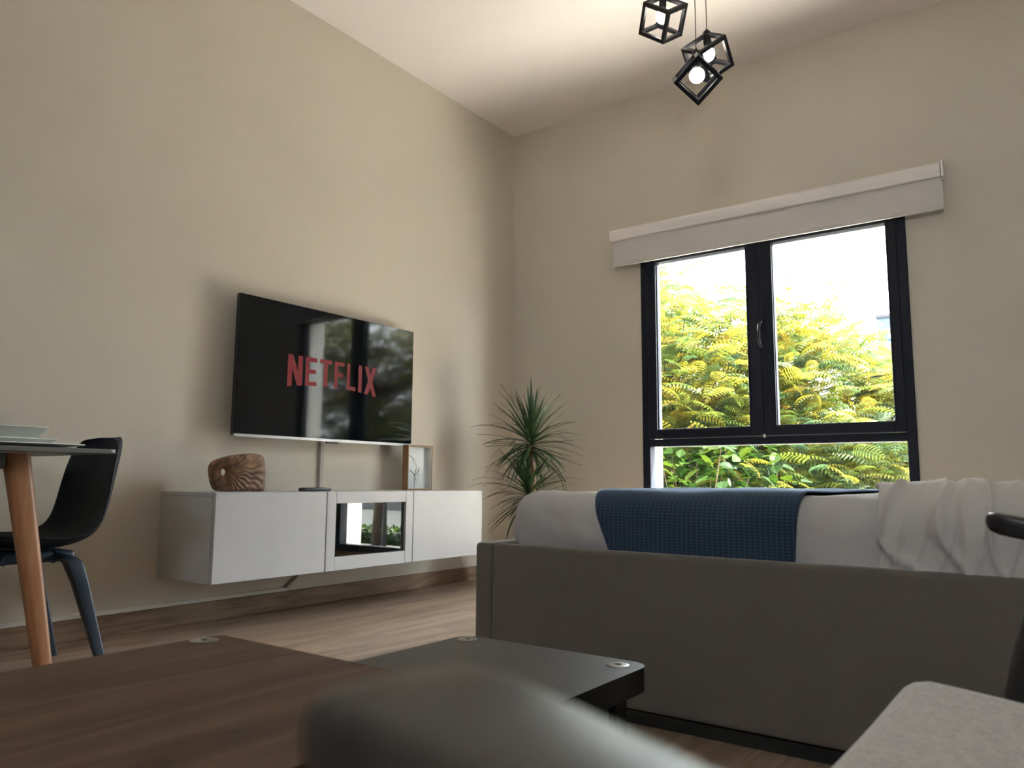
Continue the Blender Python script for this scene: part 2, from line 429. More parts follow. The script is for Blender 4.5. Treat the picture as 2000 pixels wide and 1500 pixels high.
obj('handle', tube(bmesh.new(), hp, [.009, .010, .010, .009, .009, .009, .007], 10), mat('handle_black', (.03, .03, .035), .22), win, True)
obj('pane', B((WX0+.049, .020, .112), (WX1-.047, .026, .888)), M['glass'], win)
tag(obj('window_tab', B((1.858, -.024, .925), (1.868, -.011, .945), .002), M['whitep'], win), 'small white plastic tab')
fill_win = tag(bpy.data.objects.new('fill_window', None), kind='structure'); COL.objects.link(fill_win)  # unseen window behind the camera, added as fill light
obj('window_frame', frame_bm(3.3, 4.4, 2.0, 2.8, .05, .05, .05, .05, D-.09, D-.02), M['winblack'], fill_win)
obj('pane', B((3.34, D-.06, 2.04), (4.36, D-.054, 2.76)), M['glass'], fill_win)

# ================================================================= FURNITURE ON THE LEFT WALL
Y0, ZT, DX = -2.672, .602, .42
def cabinet(i, label):
    y0 = Y0+.6*i; t = thing('wall_cabinet', label, 'cabinet', (0, y0, ZT-.38), group='white wall-hung cabinet units')
    bm = bmesh.new(); a = .018
    box(bm, (0.001, .001, 0), (DX-.022, a, .38-a)); box(bm, (0.001, .6-a, 0), (DX-.022, .599, .38-a))
    box(bm, (0.001, a, 0), (DX-.022, .6-a, a)); box(bm, (.001, a, a), (.010, .6-a, .38-a))
    obj('body', bm, M['white'], t)
    obj('top_panel', B((0.001, 0.0005, .38-a+.0015), (DX-.022, .5995, .38), .001, 1), M['white'], t)
    return t
c0 = cabinet(0, 'white wall-hung cabinet unit with plain door under the carved wood sculpture')
obj('door', B((DX-.018, .002, .001), (DX, .5965, .3785), .0015, 1), M['white'], c0)
c1 = cabinet(1, 'middle white wall-hung cabinet unit with framed mirror-like glass door')
fx0, fx1 = DX-.018, DX
bm = bmesh.new()      # continuous carcass ring of the door, stiles and rails laid on it
O_ = [(.005, .003), (.596, .003), (.596, .377), (.005, .377)]; I_ = [(.056, .061), (.546, .061), (.546, .325), (.056, .325)]
for x_ in (fx0, fx0+.003):
    vo = [bm.verts.new((x_, y, z)) for y, z in O_]; vi = [bm.verts.new((x_, y, z)) for y, z in I_]
    for k in range(4): bm.faces.new((vo[k], vo[(k+1) % 4], vi[(k+1) % 4], vi[k]))
    if x_ == fx0: po, pi2 = vo, vi
    else:
        for k in range(4):
            bm.faces.new((po[k], po[(k+1) % 4], vo[(k+1) % 4], vo[k])); bm.faces.new((pi2[k], pi2[(k+1) % 4], vi[(k+1) % 4], vi[k]))
dr = obj('door', bm, M['white'], c1)
obj('stile', B((fx0+.003, .0035, .001), (fx1, .0585, .3785), .0015, 1), M['white'], dr)
obj('stile', B((fx0+.003, .5435, .001), (fx1, .5975, .3785), .0015, 1), M['white'], dr)
obj('rail', B((fx0+.003, .0592, .001), (fx1-.0008, .5428, .064), .001, 1), M['white'], dr)
obj('rail', B((fx0+.003, .0592, .322), (fx1-.0008, .5428, .3785), .001, 1), M['white'], dr)
tag(obj('glass_pane', B((fx0-.0035, .050, .055), (fx0-.0005, .552, .331)), M['mirrorglass'], dr), 'reflective glass pane')
c2 = cabinet(2, 'white wall-hung cabinet unit with plain door under the small picture frame, nearest the plant')
obj('door', B((DX-.018, .0025, .001), (DX, .599, .3785), .0015, 1), M['white'], c2)

tag(obj('cable', tube(bmesh.new(), [(.30, -2.02, .244), (.33, -2.01, .30), (.35, -1.985, .325), (.35, -1.95, .315), (.34, -1.915, .27), (.30, -1.90, .246), (.2, -1.90, .246)], .0045, 8), M['whitep'], smooth=True), 'curl of white cable behind the glass door of the middle cabinet', 'cable')
# television
TY0, TY1, TZ0, TZ1 = -2.387, -1.163, .868, 1.566
tv = thing('television', 'large flat black television mounted on the wall above the white cabinets', 'television', (0.1, (TY0+TY1)/2, TZ0))
hw = (TY1-TY0)/2; hh = TZ1-TZ0
obj('housing', B((-.030, -hw, 0), (-.002, hw, hh), .003, 2), M['tvbody'], tv)
obj('screen', B((-.0018, -hw+.003, .010), (0, hw-.003, hh-.003)), M['screen'], tv)
obj('bottom_trim', B((-.020, -hw, -.006), (.002, hw, .009), .002, 2), M['silver'], tv)
obj('sensor_box', B((-.022, -.035, -.015), (-.004, .045, -.004), .002, 1), M['tvbody'], tv)
bm = B((-.099, -.2, .15), (-.088, .2, .5), .002, 1); box(bm, (-.088, -.05, .25), (-.03, .05, .4)); box(bm, (-.04, -.2, .12), (-.03, -.16, .55)); box(bm, (-.04, .16, .12), (-.03, .2, .55))
obj('wall_bracket', bm, M['black'], tv)
# NETFLIX lettering, flat on the screen: polygons (a, b) in letter widths, b from 0 (foot) to 1 (top)
LET = {
 'N': [[(0, 0), (.30, 0), (.30, 1), (0, 1)], [(.30, 1), (.70, 0), (1, 0), (.70, 0), (.70, 0)], [(.70, 0), (1, 0), (1, 1), (.70, 1)], [(0, 1), (.33, 1), (1, 0), (.67, 0)]],
 'E': [[(0, 0), (.34, 0), (.34, 1), (0, 1)], [(.34, 0), (1, 0), (1, .15), (.34, .15)], [(.34, .43), (.92, .43), (.92, .58), (.34, .58)], [(.34, .85), (1, .85), (1, 1), (.34, 1)]],
 'T': [[(.34, 0), (.66, 0), (.66, .85), (.34, .85)], [(0, .85), (1, .85), (1, 1), (0, 1)]],
 'F': [[(0, 0), (.34, 0), (.34, 1), (0, 1)], [(.34, .43), (.90, .43), (.90, .58), (.34, .58)], [(.34, .85), (1, .85), (1, 1), (.34, 1)]],
 'L': [[(0, 0), (.34, 0), (.34, 1), (0, 1)], [(.34, 0), (1, 0), (1, .15), (.34, .15)]],
 'I': [[(0, 0), (1, 0), (1, 1), (0, 1)]],
 'X': [[(0, 0), (.32, 0), (1, 1), (.68, 1)], [(.68, 0), (1, 0), (.32, 1), (0, 1)]],
}
LW = [('N', .094), ('E', .076), ('T', .082), ('F', .070), ('L', .066), ('I', .026), ('X', .094)]
tot = sum(x for _, x in LW); gap = (.624-tot)/6
bm = bmesh.new(); a = -2.091; ac = -1.779
yc = (TY0+TY1)/2
for k, (ch, wd) in enumerate(LW):
    for q, poly in enumerate(LET[ch]):
        if len(set(poly)) < 4: continue
        vs = []
        for (u, v) in poly:
            y = a+u*wd; zb = 1.157-.023*((y-ac)/.312)**2; zt = 1.302
            vs.append(bm.verts.new((.0004+.00008*q, y-yc, zb+(zt-zb)*v-TZ0)))
        bm.faces.new(vs)
    a += wd+gap
tag(obj('red_lettering', bm, M['red'], tv), 'glowing red letters reading NETFLIX')

# cable covers on the wall
tag(obj('cable_cover', B((0, -1.786, ZT), (.018, -1.762, .90), .002, 1), M['conduit']), 'thin grey vertical cable cover between the television and the cabinets', 'cable cover')
bm = B((0, -3.9, .0885), (.012, -1.965, .108), .002, 1)
bmesh.ops.delete(bm, geom=[], context='VERTS')
tag(obj('cable_trunking', bm, M['trunking']), 'long white cable trunking lying along the top of the wooden skirting', 'cable trunking')
bm = tube(bmesh.new(), [(.010, -1.975, .106), (.010, -1.93, .135), (.010, -1.87, .185), (.012, -1.83, .224)], .008, 8)
tag(obj('cable', bm, M['conduit'], smooth=True), 'short grey cable rising diagonally from the trunking to the cabinet underside', 'cable')

# carved sculpture
def sculpture():
    hc = (-2.497, .690)   # hole centre (y, z)
    out = [(-2.553, .66), (-2.560, .70), (-2.548, .735), (-2.50, .757), (-2.43, .772), (-2.36, .779), (-2.31, .775), (-2.283, .755), (-2.274, .70), (-2.274, .65), (-2.279, .603), (-2.35, .603), (-2.43, .603), (-2.50, .603), (-2.530, .610), (-2.545, .635)]
    # closed Catmull-Rom outline sampled by angle about the hole
    P = []
    nO = len(out)
    for i in range(nO):
        p0, p1, p2, p3 = [Vector((*out[(i+k) % nO], 0)) for k in (-1, 0, 1, 2)]
        for s in range(12):
            t = s/12
            P.append(.5*((2*p1)+(-p0+p2)*t+(2*p0-5*p1+4*p2-p3)*t*t+(-p0+3*p1-3*p2+p3)*t**3))
    P.sort(key=lambda q: math.atan2(q.y-hc[1], q.x-hc[0]))
    ang = [math.atan2(q.y-hc[1], q.x-hc[0]) for q in P]; rad = [math.hypot(q.y-hc[1], q.x-hc[0]) for q in P]
    ang3 = [a-2*PI for a in ang]+ang+[a+2*PI for a in ang]; rad3 = rad*3
    NA, NR = 220, 26; r0 = .0165; bm = bmesh.new()
    x0, x1 = .165, .225; grid = {}
    for side in (0, 1):
        for i in range(NA):
            a = -PI+2*PI*i/NA; ro = float(np.interp(a, ang3, rad3))
            for j in range(NR+1):
                t = j/NR; r = r0+(ro-r0)*t
                edge = (1-abs(2*t-1)**5)**.5 if 0 < t < 1 else 0
                th = .5*(x1-x0)*(0.25+.75*edge)*(1-.25*max(0, 1-t*3))
                ridge = .0034*math.sin(34*a+5*noise.noise(Vector((r*26, a*1.2, 2))))*min(1, t*5)*(1-t**8)
                x = (x0+x1)/2+(th+ridge)*(1 if side else -1)
                grid[side, i, j] = bm.verts.new((x, hc[0]+r*math.cos(a), hc[1]+r*math.sin(a)))
    for i in range(NA):
        i2 = (i+1) % NA
        for side in (0, 1):
            for j in range(NR): bm.faces.new((grid[side, i, j], grid[side, i2, j], grid[side, i2, j+1], grid[side, i, j+1]))
        bm.faces.new((grid[0, i, 0], grid[0, i2, 0], grid[1, i2, 0], grid[1, i, 0]))
        bm.faces.new((grid[0, i, NR], grid[0, i2, NR], grid[1, i2, NR], grid[1, i, NR]))
    return bm
sm = grainy(mat('carved_teak', (.075, .034, .015), .6), (.27, .145, .07), 30, .7, 150, fac=(.3, .7))
tag(obj('carved_sculpture', sculpture(), sm, smooth=True), 'brown carved wooden sculpture with a round hole, standing on the cabinet', 'sculpture')
# remote control
t = thing('remote_control', 'slim black remote control lying on the white cabinet top', 'remote control', (.33, -2.075, ZT))
obj('body', prism(bmesh.new(), rrect(-.021, -.092, .021, .092, .017), .0, .017, .006), M['tvbody'], t, True, 40)
bm = bmesh.new()
for k in range(7):
    for q in (-1, 0, 1): lathe(bm, [(0.004, .0165), (.0036, .0185), (0, .0186)], 8, (q*.011, -.075+k*.021, 0))
tag(obj('buttons', bm, M['lampgrey'], t), 'grey rubber buttons')
# picture frame (box frame with a pressed flower)
t = thing('picture_frame', 'small deep wooden box frame with a flower drawing, standing at the cabinet end', 'picture frame', (.095, -1.232, ZT))
fw, fh, fd = .216, .268, .046; e = .007
bm = bmesh.new()
for q in (((0, 0, 0), (fd, e, fh)), ((0, fw-e, 0), (fd, fw, fh)), ((0, e, 0), (fd, fw-e, e)), ((0, e, fh-e), (fd, fw-e, fh))): box(bm, *q, .001, 1)
obj('wood_frame', bm, M['frame_oak'], t)
bm = bmesh.new(); i_ = .005
for q in (((.006, e, e), (fd-.003, e+i_, fh-e)), ((.006, fw-e-i_, e), (fd-.003, fw-e, fh-e)), ((.006, e+i_, e), (fd-.003, fw-e-i_, e+i_)), ((.006, e+i_, fh-e-i_), (fd-.003, fw-e-i_, fh-e))): box(bm, *q)
obj('inner_frame', bm, M['inner'], t)
obj('backing_paper', B((.004, e, e), (.006, fw-e, fh-e)), M['mount'], t)
bm = bmesh.new()
for pts in ([(.02, .205), (.05, .207), (.075, .195), (.088, .18)], [(.02, .125), (.05, .12), (.08, .105), (.10, .085)], [(.098, .015), (.102, .05), (.10, .09), (.115, .13)], [(.10, .085), (.125, .10), (.135, .125)]):
    tube(bm, [(.0075, y, z) for y, z in pts], .0016, 5)
obj('drawn_stem', bm, M['ink'], t)
bms = [bmesh.new(), bmesh.new()]
for cy, cz, r in ((.092, .172, .016), (.106, .152, .012), (.12, .14, .010), (.14, .13, .010), (.10, .07, .012), (.118, .06, .009), (.135, .085, .009)):
    for k in range(5):
        a = k*2*PI/5+cy*40
        P = [(cy+math.cos(a+s)*r*q, cz+math.sin(a+s)*r*q) for s, q in ((0, .15), (-.35, .7), (0, 1.1), (.35, .7))]
        bm = bms[0 if cz > .11 else 1]; bm.faces.new([bm.verts.new((.0066+.0001*k, y, z)) for y, z in P])
for bm in bms: tag(obj('drawn_flower', bm, M['petal'], t), kind='stuff')
obj('front_glass', B((fd-.003, e, e), (fd-.0015, fw-e, fh-e)), M['frameglass'], t)

# ================================================================= PLANT
t = thing('potted_dracaena', 'tall spiky green dracaena in the room corner behind the bed', 'plant', (.50, -.47, 0))
obj('pot', lathe(bmesh.new(), [(0, 0), (.11, 0), (.125, .01), (.15, .26), (.15, .275), (.14, .275), (.135, .25), (0, .25)], 40), M['pot'], t, True, 40)
obj('soil', lathe(bmesh.new(), [(0, .256), (.134, .252), (.134, .249), (0, .249)], 30), M['soil'], t)
tag(obj('stem', tube(bmesh.new(), [(.01, 0, .24), (.018, 0, .4), (.012, .0, .55), (.022, 0, .70), (.004, 0, .84), (0, 0, .93)], [.019, .018, .017, .016, .016, .014], 10), M['stem'], t, True), 'knobbly tan stem')
obj('stem', tube(bmesh.new(), [(-.05, .03, .24), (-.048, .03, .4), (-.045, .02, .52), (-.04, .02, .60)], [.015, .014, .014, .012], 10), M['stem'], t, True)
def blade(L, droop, wd=.0105, N=7):
    vs = []; fs = []
    x = 0; z = 0; ang = 0
    for i in range(N+1):
        s = i/N; w_ = wd*(.55+.9*s if s < .3 else .82*(1-((s-.3)/.7)**2.2)+.02)*1.2
        vs += [(x, -w_, z+.0022), (x, 0, z), (x, w_, z+.0022)]
        x += math.cos(ang)*L/N; z += math.sin(ang)*L/N; ang -= droop/N*(.6+.8*s)
    for i in range(N):
        a = 3*i; fs += [(a, a+3, a+4, a+1), (a+1, a+4, a+5, a+2)]
    return vs, [], fs
blades = []
for L, dr_ in ((.30, .15), (.34, .55), (.38, .9), (.40, .35), (.33, 1.3), (.28, .7), (.42, 1.1), (.36, .05)):
    me = bpy.data.meshes.new('leaf'); me.from_pydata(*blade(L, dr_)); me.materials.append(M['leafgreen'])
    for p_ in me.polygons: p_.use_smooth = True
    blades.append((me, L, dr_))
rnd = random.Random(11)
def crown(cx, cy, cz, n, emin, emax, sc_=1, spread=.09):
    for k in range(n):
        f = (k+.5)/n
        az = k*2.39996+rnd.uniform(-.25, .25)
        el = R(emin+(emax-emin)*f**.9+rnd.uniform(-9, 9))
        me, L, dr_ = rnd.choice(blades if el < R(45) else [blades[0], blades[3], blades[7], blades[5], blades[1]])
        s = sc_*rnd.uniform(.78, 1.08)
        ex = .50+cx+math.cos(az)*L*s*.92; ey = -.47+cy+math.sin(az)*L*s*.92
        reach = abs(math.cos(el))
        lim = min(1, (.50+cx-.03)/max(1e-6, -math.cos(az)*L*reach) if math.cos(az) < 0 else 1, (.47-cy-.03)/max(1e-6, math.sin(az)*L*reach) if math.sin(az) > 0 else 1)
        s = min(s, max(.45, lim*.98))
        o = bpy.data.objects.new('leaf', me); COL.objects.link(o); o.parent = t
        o.location = (cx+.010*math.cos(az), cy+.010*math.sin(az), cz+spread*(f-.5))
        o.rotation_euler = (rnd.uniform(-.3, .3), -el, az); o.scale = (s, s, s)
crown(0, 0, .905, 118, -38, 86, 1.0, .11)
crown(-.03, .015, .575, 88, -35, 72, .90, .10)

# ================================================================= BED
BX0, BX1, BY0, BY1, BZ = 1.778, 3.90, -2.62, -1.02, .463
bed = thing('bed', 'grey upholstered bed with a tall side rail and black plinth', 'bed', (BX0, BY0, 0))
def BL(a, b, bev, seg=4): return B(tuple(Vector(a)-Vector((BX0, BY0, 0))), tuple(Vector(b)-Vector((BX0, BY0, 0))), bev, seg)
obj('side_rail', BL((BX0+.067, BY0, .045), (BX1, BY0+.055, BZ), .014), M['bedfab'], bed, True, 50)
obj('side_rail', BL((BX0+.067, BY1-.055, .045), (BX1, BY1, BZ), .014), M['bedfab'], bed, True, 50)
obj('foot_panel', BL((BX0, BY0-.001, .045), (BX0+.064, BY1, BZ+.001), .014), M['bedfab'], bed, True, 50)
obj('headboard', BL((BX1+.002, BY0, .045), (BX1+.09, BY1, 1.05), .02), M['bedfab'], bed, True, 50)
obj('plinth', BL((BX0+.06, BY0+.035, 0), (BX1-.02, BY1-.035, .05), 0), M['plinth'], bed)
obj('slat_base', BL((BX0+.064, BY0+.055, .20), (BX1, BY1-.055, .30), 0), M['plinth'], bed)
# mattress
ML, MH, MR = (1.862, -2.560, .300), (3.86, -1.085, .626), .075
def wr(p, nrm):
    d = .006*noise.noise(p*4.5)+.004*noise.noise(Vector((p.x*18, p.y*6, p.z*5)))
    side = max(0, 1-abs(nrm.z)*1.3)
    d += side*.010*math.sin(p.x*9+3*noise.noise(p*5))*max(0, 1-abs(p.z-.5)*5)
    if p.z < .49 and p.x < 2.3: d -= side*.018*max(0, (.49-p.z)/.03)*max(0, noise.noise(Vector((p.x*6, p.y*3, 4)))+.45)
    if p.x < 2.2: d += side*(.022*(abs(noise.noise(Vector((p.x*9+p.z*9, p.y*4, p.z*7-p.x*5))))-.25)-.012*max(0, (.52-p.z)/.1))
    bulge = .022*min(1, max(0, (p.z-.455)/.02))*min(1, max(0, (.60-p.z)/.12)) if p.x < 2.0 and nrm.x < -.1 else 0
    q = p+nrm*min(max(d, -.022), .003); q.x -= bulge*abs(nrm.x)
    return q
tag(obj('mattress', rounded_box(ML, MH, MR, .022, wr), M['sheet'], smooth=True), 'thick mattress under a smooth white fitted sheet on the grey bed', 'mattress')
# cloths lying over the mattress: path across the bed in (y, z)
def across(s, off):
    """s in metres from the near hem: up the near side, over the top, down the far side"""
    y0, y1, zt, r = ML[1]-off, MH[1]+off, MH[2]+off, MR+off
    zb = .440
    L1 = (zt-r)-zb; L2 = PI/2*r; L3 = (y1-r)-(y0+r)
    if s < L1: return Vector((0, y0, zb+s))
    s -= L1
    if s < L2:
        a = s/r; return Vector((0, y0+r-r*math.cos(a), zt-r+r*math.sin(a)))
    s -= L2
    if s < L3: return Vector((0, y0+r+s, zt))
    s -= L3
    if s < L2:
        a = s/r; return Vector((0, y1-r+r*math.sin(a), zt-r+r*math.cos(a)))
    return Vector((0, y1, zt-r-(s-L2)))
def drape(xl, xr, off, thick, wfun, nx, ns, total=1.95, uvs=1.0):
    vs = []; fs = []; UV = []
    for lay in (0, 1):
        for j in range(ns+1):
            s = total*j/ns; c = across(s, off); c2 = across(s+.002, off); tn = (c2-c); nrm = Vector((0, -tn.z, tn.y)).normalized()
            if nrm.length < .5: nrm = Vector((0, 0, 1))
            x0, x1 = xl(s), xr(s)
            for i in range(nx+1):
                f = i/nx; x = x0+(x1-x0)*f
                d = max(wfun(x, s, f), 0)+(thick if lay else 0)
                p = Vector((x, c.y, c.z))+nrm*d
                vs.append(p); UV.append((x, s))
    st = (nx+1)*(ns+1)
    for j in range(ns):
        for i in range(nx):
            a = j*(nx+1)+i; fs.append((a, a+nx+1, a+nx+2, a+1)); fs.append((st+a, st+a+1, st+a+nx+2, st+a+nx+1))
    for j in range(ns):
        for i in (0, nx):
            a = j*(nx+1)+i; fs.append((a, a+nx+1, st+a+nx+1, st+a))
    for i in range(nx):
        for j in (0, ns):
            a = j*(nx+1)+i; fs.append((a, a+1, st+a+1, st+a))
    bm = bmesh.new(); vv = [bm.verts.new(v) for v in vs]; uvl = bm.loops.layers.uv.new('UVMap')
    for f in fs:
        F_ = bm.faces.new([vv[k] for k in f])
        for lp, k in zip(F_.loops, f): lp[uvl].uv = UV[k]
    return bm
def thw(x, s, f):
    d = .003+.005*(noise.noise(Vector((x*7, s*2.5, 1)))+.3)
    d += .006*math.sin(x*16+2*s)*math.exp(-((s-.05)/.10)**2)
    return d
xl = lambda s: 2.155+.085*max(0, 1-s/.20)**1.2+.02*math.sin(s*5)
xr = lambda s: 2.772-.01*max(0, 1-s/.2)+.012*math.sin(s*3)
tag(obj('throw_blanket', drape(xl, xr, .002, .004, thw, 70, 190), M['throw'], smooth=True), 'navy blue waffle-weave throw laid across the white bed', 'blanket')
def dvw(x, s, f):
    hang = math.exp(-((s-.10)/.14)**2)
    n1 = noise.noise(Vector((x*9+s*2, s*2.2, 5)))
    ph = x*34+3.2*noise.noise(Vector((x*5, s*5, 9)))+s*9
    crease = max(0, 1-abs(math.sin(ph))*2.2)          # narrow raised pleats running down the side
    crease2 = max(0, 1-abs(math.sin(x*58-s*22+2*noise.noise(Vector((x*6, s*7, 3)))))*2.5)
    d = .006+.010*(n1+.4)+(.034*crease+.016*crease2)*hang*(.5+.5*noise.noise(Vector((x*3, 1, 1)))+.25)
    if x > 3.14: d += .012
    if 3.10 < x < 3.14: d += .012*(x-3.10)/.04-.008*math.sin((x-3.10)/.04*PI)
    d += .012*math.exp(-((s-.30)/.14)**2)*(.6+.6*math.sin(x*13))
    return d
xl2 = lambda s: 2.955+.012*math.sin(s*14)-.07*min(1, max(0, s-.25)/.3)
xr2 = lambda s: 3.80
tag(obj('duvet', drape(xl2, xr2, .004, .008, dvw, 220, 160), M['duvet'], smooth=True), 'rumpled pale duvet folded over the head end of the bed', 'duvet')

# ================================================================= COFFEE TABLES
def cap(x, y, z, r, parent, rz=0):
    o = obj('screw_cap', lathe(bmesh.new(), [(0, .0008), (r*.30, .0006), (r*.34, .0015), (r*.80, .0017), (r, .0008), (r, -.001), (0, -.001)], 28, (x, y, z)), M['chrome'], parent, True, 40)
    obj('screw_slot', B((x-r*.22, y-r*.05, z+.0009), (x+r*.22, y+r*.05, z+.0016)), M['hole'], o)
def coffee_table(name, label, x0, y0, x1, y1, zt, th, top_mat, caps, rc, legin, capr, leg_mat):
    t = thing(name, label, 'table', (x0, y0, 0), group='nesting coffee tables in the foreground')
    w_, d_ = x1-x0, y1-y0
    obj('tabletop', prism(bmesh.new(), rrect(0, 0, w_, d_, rc, 10), zt-th, zt, .0035, 3), top_mat, t, True, 35)
    for cx in (legin, w_-legin):
        for cy in (legin, d_-legin):
            obj('leg', B((cx-.020, cy-.020, 0), (cx+.020, cy+.020, zt-th), .003), leg_mat, t)
    obj('side_panel', B((w_-legin-.008, legin+.02, zt-th-.16), (w_-legin+.008, d_-legin-.02, zt-th), .002), leg_mat, t)
    for cx, cy in caps: cap(cx-x0, cy-y0, zt, capr, t)
    return t
coffee_table('black_coffee_table', 'low matte black coffee table with rounded corners in front of the bed', 2.365, -3.90, 2.764, -3.375, .36, .038, M['tabblack'],
             [(2.397, -3.408), (2.722, -3.415), (2.397, -3.867), (2.722, -3.867)], .035, .050, .0195, M['black'])
coffee_table('walnut_coffee_table', 'dark walnut topped coffee table in the left foreground', 2.382, -4.62, 2.868, -3.927, .445, .022, M['walnut'],
             [(2.402, -3.965), (2.848, -3.965), (2.402, -4.58), (2.848, -4.58)], .012, .032, .0185, M['black'])

# ================================================================= DINING TABLE, PLATES, CHAIR
DT = (.40, -4.55, .0)
t = thing('dining_table', 'grey dining table with splayed beech legs at the left wall', 'table', (0, 0, 0))
ZD = .75
obj('tabletop', prism(bmesh.new(), rrect(.07, -4.75, .872, -3.318, .030), ZD-.014, ZD, .003, 2), M['greytop'], t, True, 40)
bm = bmesh.new()
box(bm, (.20, -4.60, ZD-.066), (.76, -3.60, ZD-.018), .002, 1)
obj('apron', bm, mat('apron_grey', (.09, .092, .09), .5), t)
def splay_leg(x, y, dx, dy):
    bm = bmesh.new(); rings = []
    for s in range(9):
        f = s/8; z = (ZD-.018)*(1-f); cx = x+dx*f; cy = y+dy*f
        a = .036*(1-f)+.023*f; c = .030*(1-f)+.019*f
        P = rrect(cx-c, cy-a, cx+c, cy+a, min(a, c)*.7, 4)
        rings.append([bm.verts.new((px, py, z)) for px, py in P])
    for q, r_ in zip(rings, rings[1:]):
        for k in range(len(q)): bm.faces.new((q[k], q[(k+1) % len(q)], r_[(k+1) % len(q)], r_[k]))
    bm.faces.new(rings[0]); bm.faces.new(rings[-1])
    return bm
for x, y, dx, dy in ((.735, -3.565, .055, .12), (.215, -3.565, -.05, .12), (.735, -4.60, .055, -.08), (.215, -4.60, -.05, -.08)):
    obj('leg', splay_leg(x, y, dx, dy), M['beech'], t, True, 40)
# plates: squarish dishes
def dish(name, label, cx, cy, z, r0, r1, h, th, grp=None, cat='plate'):
    bm = bmesh.new(); rings = []
    prof = [(r0*.2, 0), (r0, 0), (r1, h), (r1+.003, h+.001), (r1+.002, h+.004), (r1-.004, h+.0035), (r0-.004, th), (r0*.2, th)]
    for r_, zz in prof:
        P = rrect(-r_, -r_, r_, r_, r_*.28, 5)
        rings.append([bm.verts.new((px, py, zz)) for px, py in P])
    for q, r_ in zip(rings, rings[1:]):
        for k in range(len(q)): bm.faces.new((q[k], q[(k+1) % len(q)], r_[(k+1) % len(q)], r_[k]))
    bm.faces.new(rings[0]); bm.faces.new(rings[-1])
    o = obj(name, bm, M['ceramic'], None, True, 50); o.location = (cx, cy, z)
    return tag(o, label, cat, grp)
DG = 'stacked white dishes on the dining table'
dish('dinner_plate', 'wide flat white plate, lowest of the stack on the dining table', .66, -3.552, ZD+.0005, .095, .163, .010, .004, DG)
dish('side_plate', 'smaller white plate in the middle of the dish stack', .66, -3.570, ZD+.0058, .085, .113, .020, .005, DG)
dish('bowl', 'square white bowl on top of the dish stack', .66, -3.580, ZD+.0120, .066, .100, .050, .005, DG, 'bowl')

# shell chair
t = thing('shell_chair', 'dark navy plastic shell chair drawn up to the end of the dining table', 'chair', (.415, -3.20, 0), R(-2))
def shell():
    # profile in (y, z): y forward is negative; lofted cross sections with curled sides
    prof = [(-.475, .425, .19), (-.465, .452, .205), (-.42, .456, .215), (-.34, .443, .222), (-.25, .430, .225), (-.16, .424, .225), (-.09, .430, .222), (-.035, .450, .218),
            (.003, .490, .214), (.025, .545, .211), (.042, .61, .208), (.058, .68, .200), (.073, .74, .188), (.083, .785, .168), (.087, .806, .145), (.088, .812, .12)]
    n_ = 20; vs = []; th = .010
    pp = [Vector((0, y, z)) for y, z, _ in prof]
    grid = []
    for lay in (0, 1):
        g = []
        for i, (y, z, w_) in enumerate(prof):
            tn = (pp[min(i+1, len(pp)-1)]-pp[max(i-1, 0)]).normalized(); nr = Vector((0, -tn.z, tn.y))  # towards the sitter
            row = []
            for k in range(n_+1):
                u = -1+2*k/n_
                curl = .040*abs(u)**2.6 if i > 0 else .02*abs(u)**3
                back = .020*min(1, max(0, (i-7)/4))
                p = pp[i]+Vector((u*w_, 0, 0))+nr*(curl+back*abs(u)**2)
                if i >= 13: p.z -= .020*abs(u)**4
                p = p-nr*(th if lay else 0)
                row.append(p)
            g.append(row)
        grid.append(g)
    bm = bmesh.new()
    V = [[[bm.verts.new(p) for p in row] for row in g] for g in grid]
    m_ = len(prof)
    for lay in (0, 1):
        for i in range(m_-1):
            for k in range(n_): bm.faces.new((V[lay][i][k], V[lay][i+1][k], V[lay][i+1][k+1], V[lay][i][k+1]))
    for i in range(m_-1):
        for k in (0, n_): bm.faces.new((V[0][i][k], V[0][i+1][k], V[1][i+1][k], V[1][i][k]))
    for k in range(n_):
        for i in (0, m_-1): bm.faces.new((V[0][i][k], V[0][i][k+1], V[1][i][k+1], V[1][i][k]))
    return bm
so = obj('seat_shell', shell(), M['shell'], t, True, 60)
ms = so.modifiers.new('sub', 'SUBSURF'); ms.levels = 1; ms.render_levels = 2
M['leg_blue'] = mat('dark_blue_leg', (.016, .030, .050), .45)
def chair_leg(sx, y0, y1):
    """angular leg that turns out of the under-seat frame"""
    bm = bmesh.new()
    pts = [(sx*.13, y0*.55, .395, .026, .026), (sx*.165, y0*.85, .392, .030, .026), (sx*.178, y0, .375, .030, .028), (sx*.186, y0+(y1-y0)*.2, .31, .026, .022), (sx*.205, y1, 0, .014, .014)]
    rings = []
    for x, y, z, a, c in pts:
        P = rrect(x-c*.75, y-a, x+c*.75, y+a, c*.35, 3)
        rings.append([bm.verts.new((px, py+0, z)) for px, py in P])
    # start section stands upright
    for k, v in enumerate(rings[0]): v.co.z = .395+(v.co.y-pts[0][1])*.8; v.co.y = pts[0][1]
    for q, r_ in zip(rings, rings[1:]):
        for k in range(len(q)): bm.faces.new((q[k], q[(k+1) % len(q)], r_[(k+1) % len(q)], r_[k]))
    bm.faces.new(rings[0]); bm.faces.new(rings[-1])
    return bm
cy_ = -.20
for sx_ in (-1, 1):
    for y0, y1 in ((.10, .215), (-.17, -.235)):
        o = obj('leg', chair_leg(sx_, y0, y1), M['leg_blue'], t, True, 40); o.location = (0, cy_, 0)
obj('seat_support', B((-.15, cy_-.20, .378), (.15, cy_+.12, .414), .012, 3), M['leg_blue'], t, True, 40)

